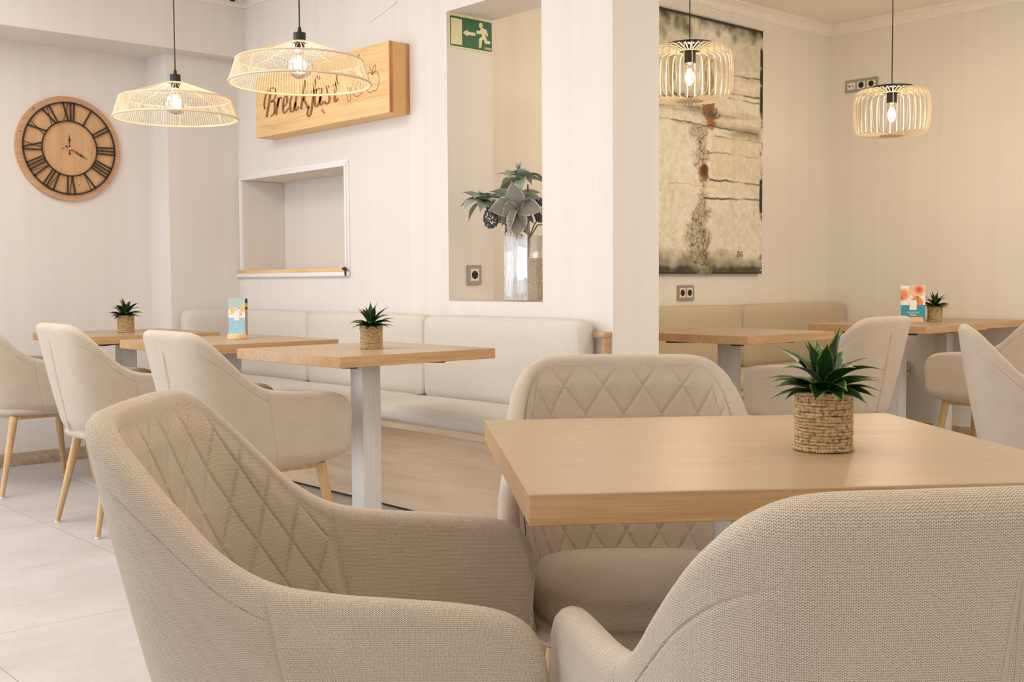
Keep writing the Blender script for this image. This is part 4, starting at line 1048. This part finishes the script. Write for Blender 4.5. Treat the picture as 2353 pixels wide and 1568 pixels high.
def bp(a, b, z): return ux*a+uy*b+Vector((0, 0, z))
def leafl(mb, base, az, elev, L, W, curl, fold=.25, roll=0.0): leaf_data(mb, base, az-AW, elev, L, W, curl, 10, fold, 0, roll)
mb.tube([bp(0, 0, .195), bp(.002, 0, .30), bp(.0, 0, .52)], [.006, .006, .004], 8)
for a, z in ((-.20, .43), (.055, .38), (-.16, .36), (.085, .34)): mb.tube([bp(0, 0, .27), bp(a*.5, 0, .34), bp(a, 0, z)], .0028, 6)
mb.build('stems', mat('faux_stem', srgb(132, 122, 104), 0.8), bq)
M_FELT = leaf_mat('felt_leaf_grey', srgb(146, 142, 132), srgb(206, 200, 188), 0.9)
M_AGAV = leaf_mat('felt_leaf_green', srgb(156, 166, 146), srgb(210, 212, 188), 0.85)
M_SPIKE = leaf_mat('blue_green_spike', srgb(120, 142, 140), srgb(170, 186, 180), 0.8)
rnd = random.Random(11)
ag = MB()
for (cx, cz, sc, tilt) in ((-.035, .545, 1.0, 0), (-.195, .450, .9, .5)):
    for k in range(16):
        az = 2*PI*k/16+rnd.uniform(-.15, .15); el = R(rnd.choice((34, 10, -12, 22)))
        leafl(ag, bp(cx, 0, cz), az, el, .150*sc*rnd.uniform(.8, 1.12), .058*sc, R(rnd.uniform(30, 80)), .2, rnd.uniform(-.5, .5))
    for k in range(6): leafl(ag, bp(cx, 0, cz+.004), 2*PI*k/6, R(60), .06*sc, .038*sc, R(60), .3)
for k in range(14):
    a = 2*PI*k/14+.2; d = bp(math.cos(a), .35*rnd.uniform(-1, 1), 0)
    leaf_data(ag, bp(-.05, -.01, .44), math.atan2(d.y, d.x), R(55*math.sin(a)-5), .125*rnd.uniform(.8, 1.2), .05, R(rnd.uniform(20, 60)), 10, .2, 0, R(rnd.uniform(25, 65)))
ag.build('pointed_leaves', M_AGAV, bq, True, None, True)
sp_ = MB()
for (cx, cz, sc) in ((-.04, .565, 1.0), (-.213, .455, .8)):
    for k in range(11): leafl(sp_, bp(cx, 0, cz), 2*PI*k/11, R(rnd.uniform(62, 82)), .062*sc*rnd.uniform(.8, 1.1), .006, R(-6))
sp_.build('spiky_crowns', M_SPIKE, bq, True, None, True)
fl = MB(); FS = 1.28
C0 = bp(-.05, -.075, .405)
for (az, el, L, W) in ((165, 8, .105, .06), (200, -12, .06, .05), (10, 6, .095, .055), (345, -18, .05, .045), (95, 70, .11, .055), (270, -68, .11, .06), (300, -55, .10, .05), (235, -60, .10, .055), (140, 40, .07, .05), (40, 45, .07, .05)):
    # petals spread in the picture plane
    a = R(az); leaf_dir = bp(math.cos(a), -0.25, 0)
    leaf_data(fl, C0, math.atan2(leaf_dir.y, leaf_dir.x), R(el), L*FS, W*1.6, R(25), 10, .18, 0, R(75) if abs(el) < 30 else R(0))
for (az, el) in ((180, -35), (0, -40), (250, -50)):
    a = R(az); d = bp(math.cos(a), -.3, 0); leaf_data(fl, bp(-.05, -.04, .36), math.atan2(d.y, d.x), R(el), .09, .055, R(30), 10, .2, 0, R(50))
for az in (20, 80, 150, 215, 275, 335):
    a = R(az); d = bp(math.cos(a), .1, 0); leaf_data(fl, bp(-.05, -.045, .40), math.atan2(d.y, d.x), R(50*math.sin(a)), .10, .05, R(35), 10, .22, 0, R(60)*(1 if abs(math.sin(a)) < .7 else 0))
fl.build('felt_flower', M_FELT, bq, True, None, True)
be = MB(); oct_f = [(0, 2, 4), (2, 1, 4), (1, 3, 4), (3, 0, 4), (2, 0, 5), (1, 2, 5), (3, 1, 5), (0, 3, 5)]
for (cx, cz, rx_, rz_) in ((-.165, .372, .034, .050), (.055, .405, .034, .058), (.085, .36, .02, .03)):
    for k in range(460):
        v = Vector((rnd.gauss(0, 1), rnd.gauss(0, 1), rnd.gauss(0, 1))).normalized()*rnd.uniform(.82, 1.0)
        c = bp(cx, -.03, cz)+Vector((v.x*rx_, v.y*rx_, v.z*rz_)); r = .0042*rnd.uniform(.7, 1.2)
        be.add([c+Vector(q)*r for q in ((1, 0, 0), (-1, 0, 0), (0, 1, 0), (0, -1, 0), (0, 0, 1), (0, 0, -1))], oct_f)
be.build('berry_clusters', mat('dark_berry', srgb(88, 94, 106), 0.5), bq, True)
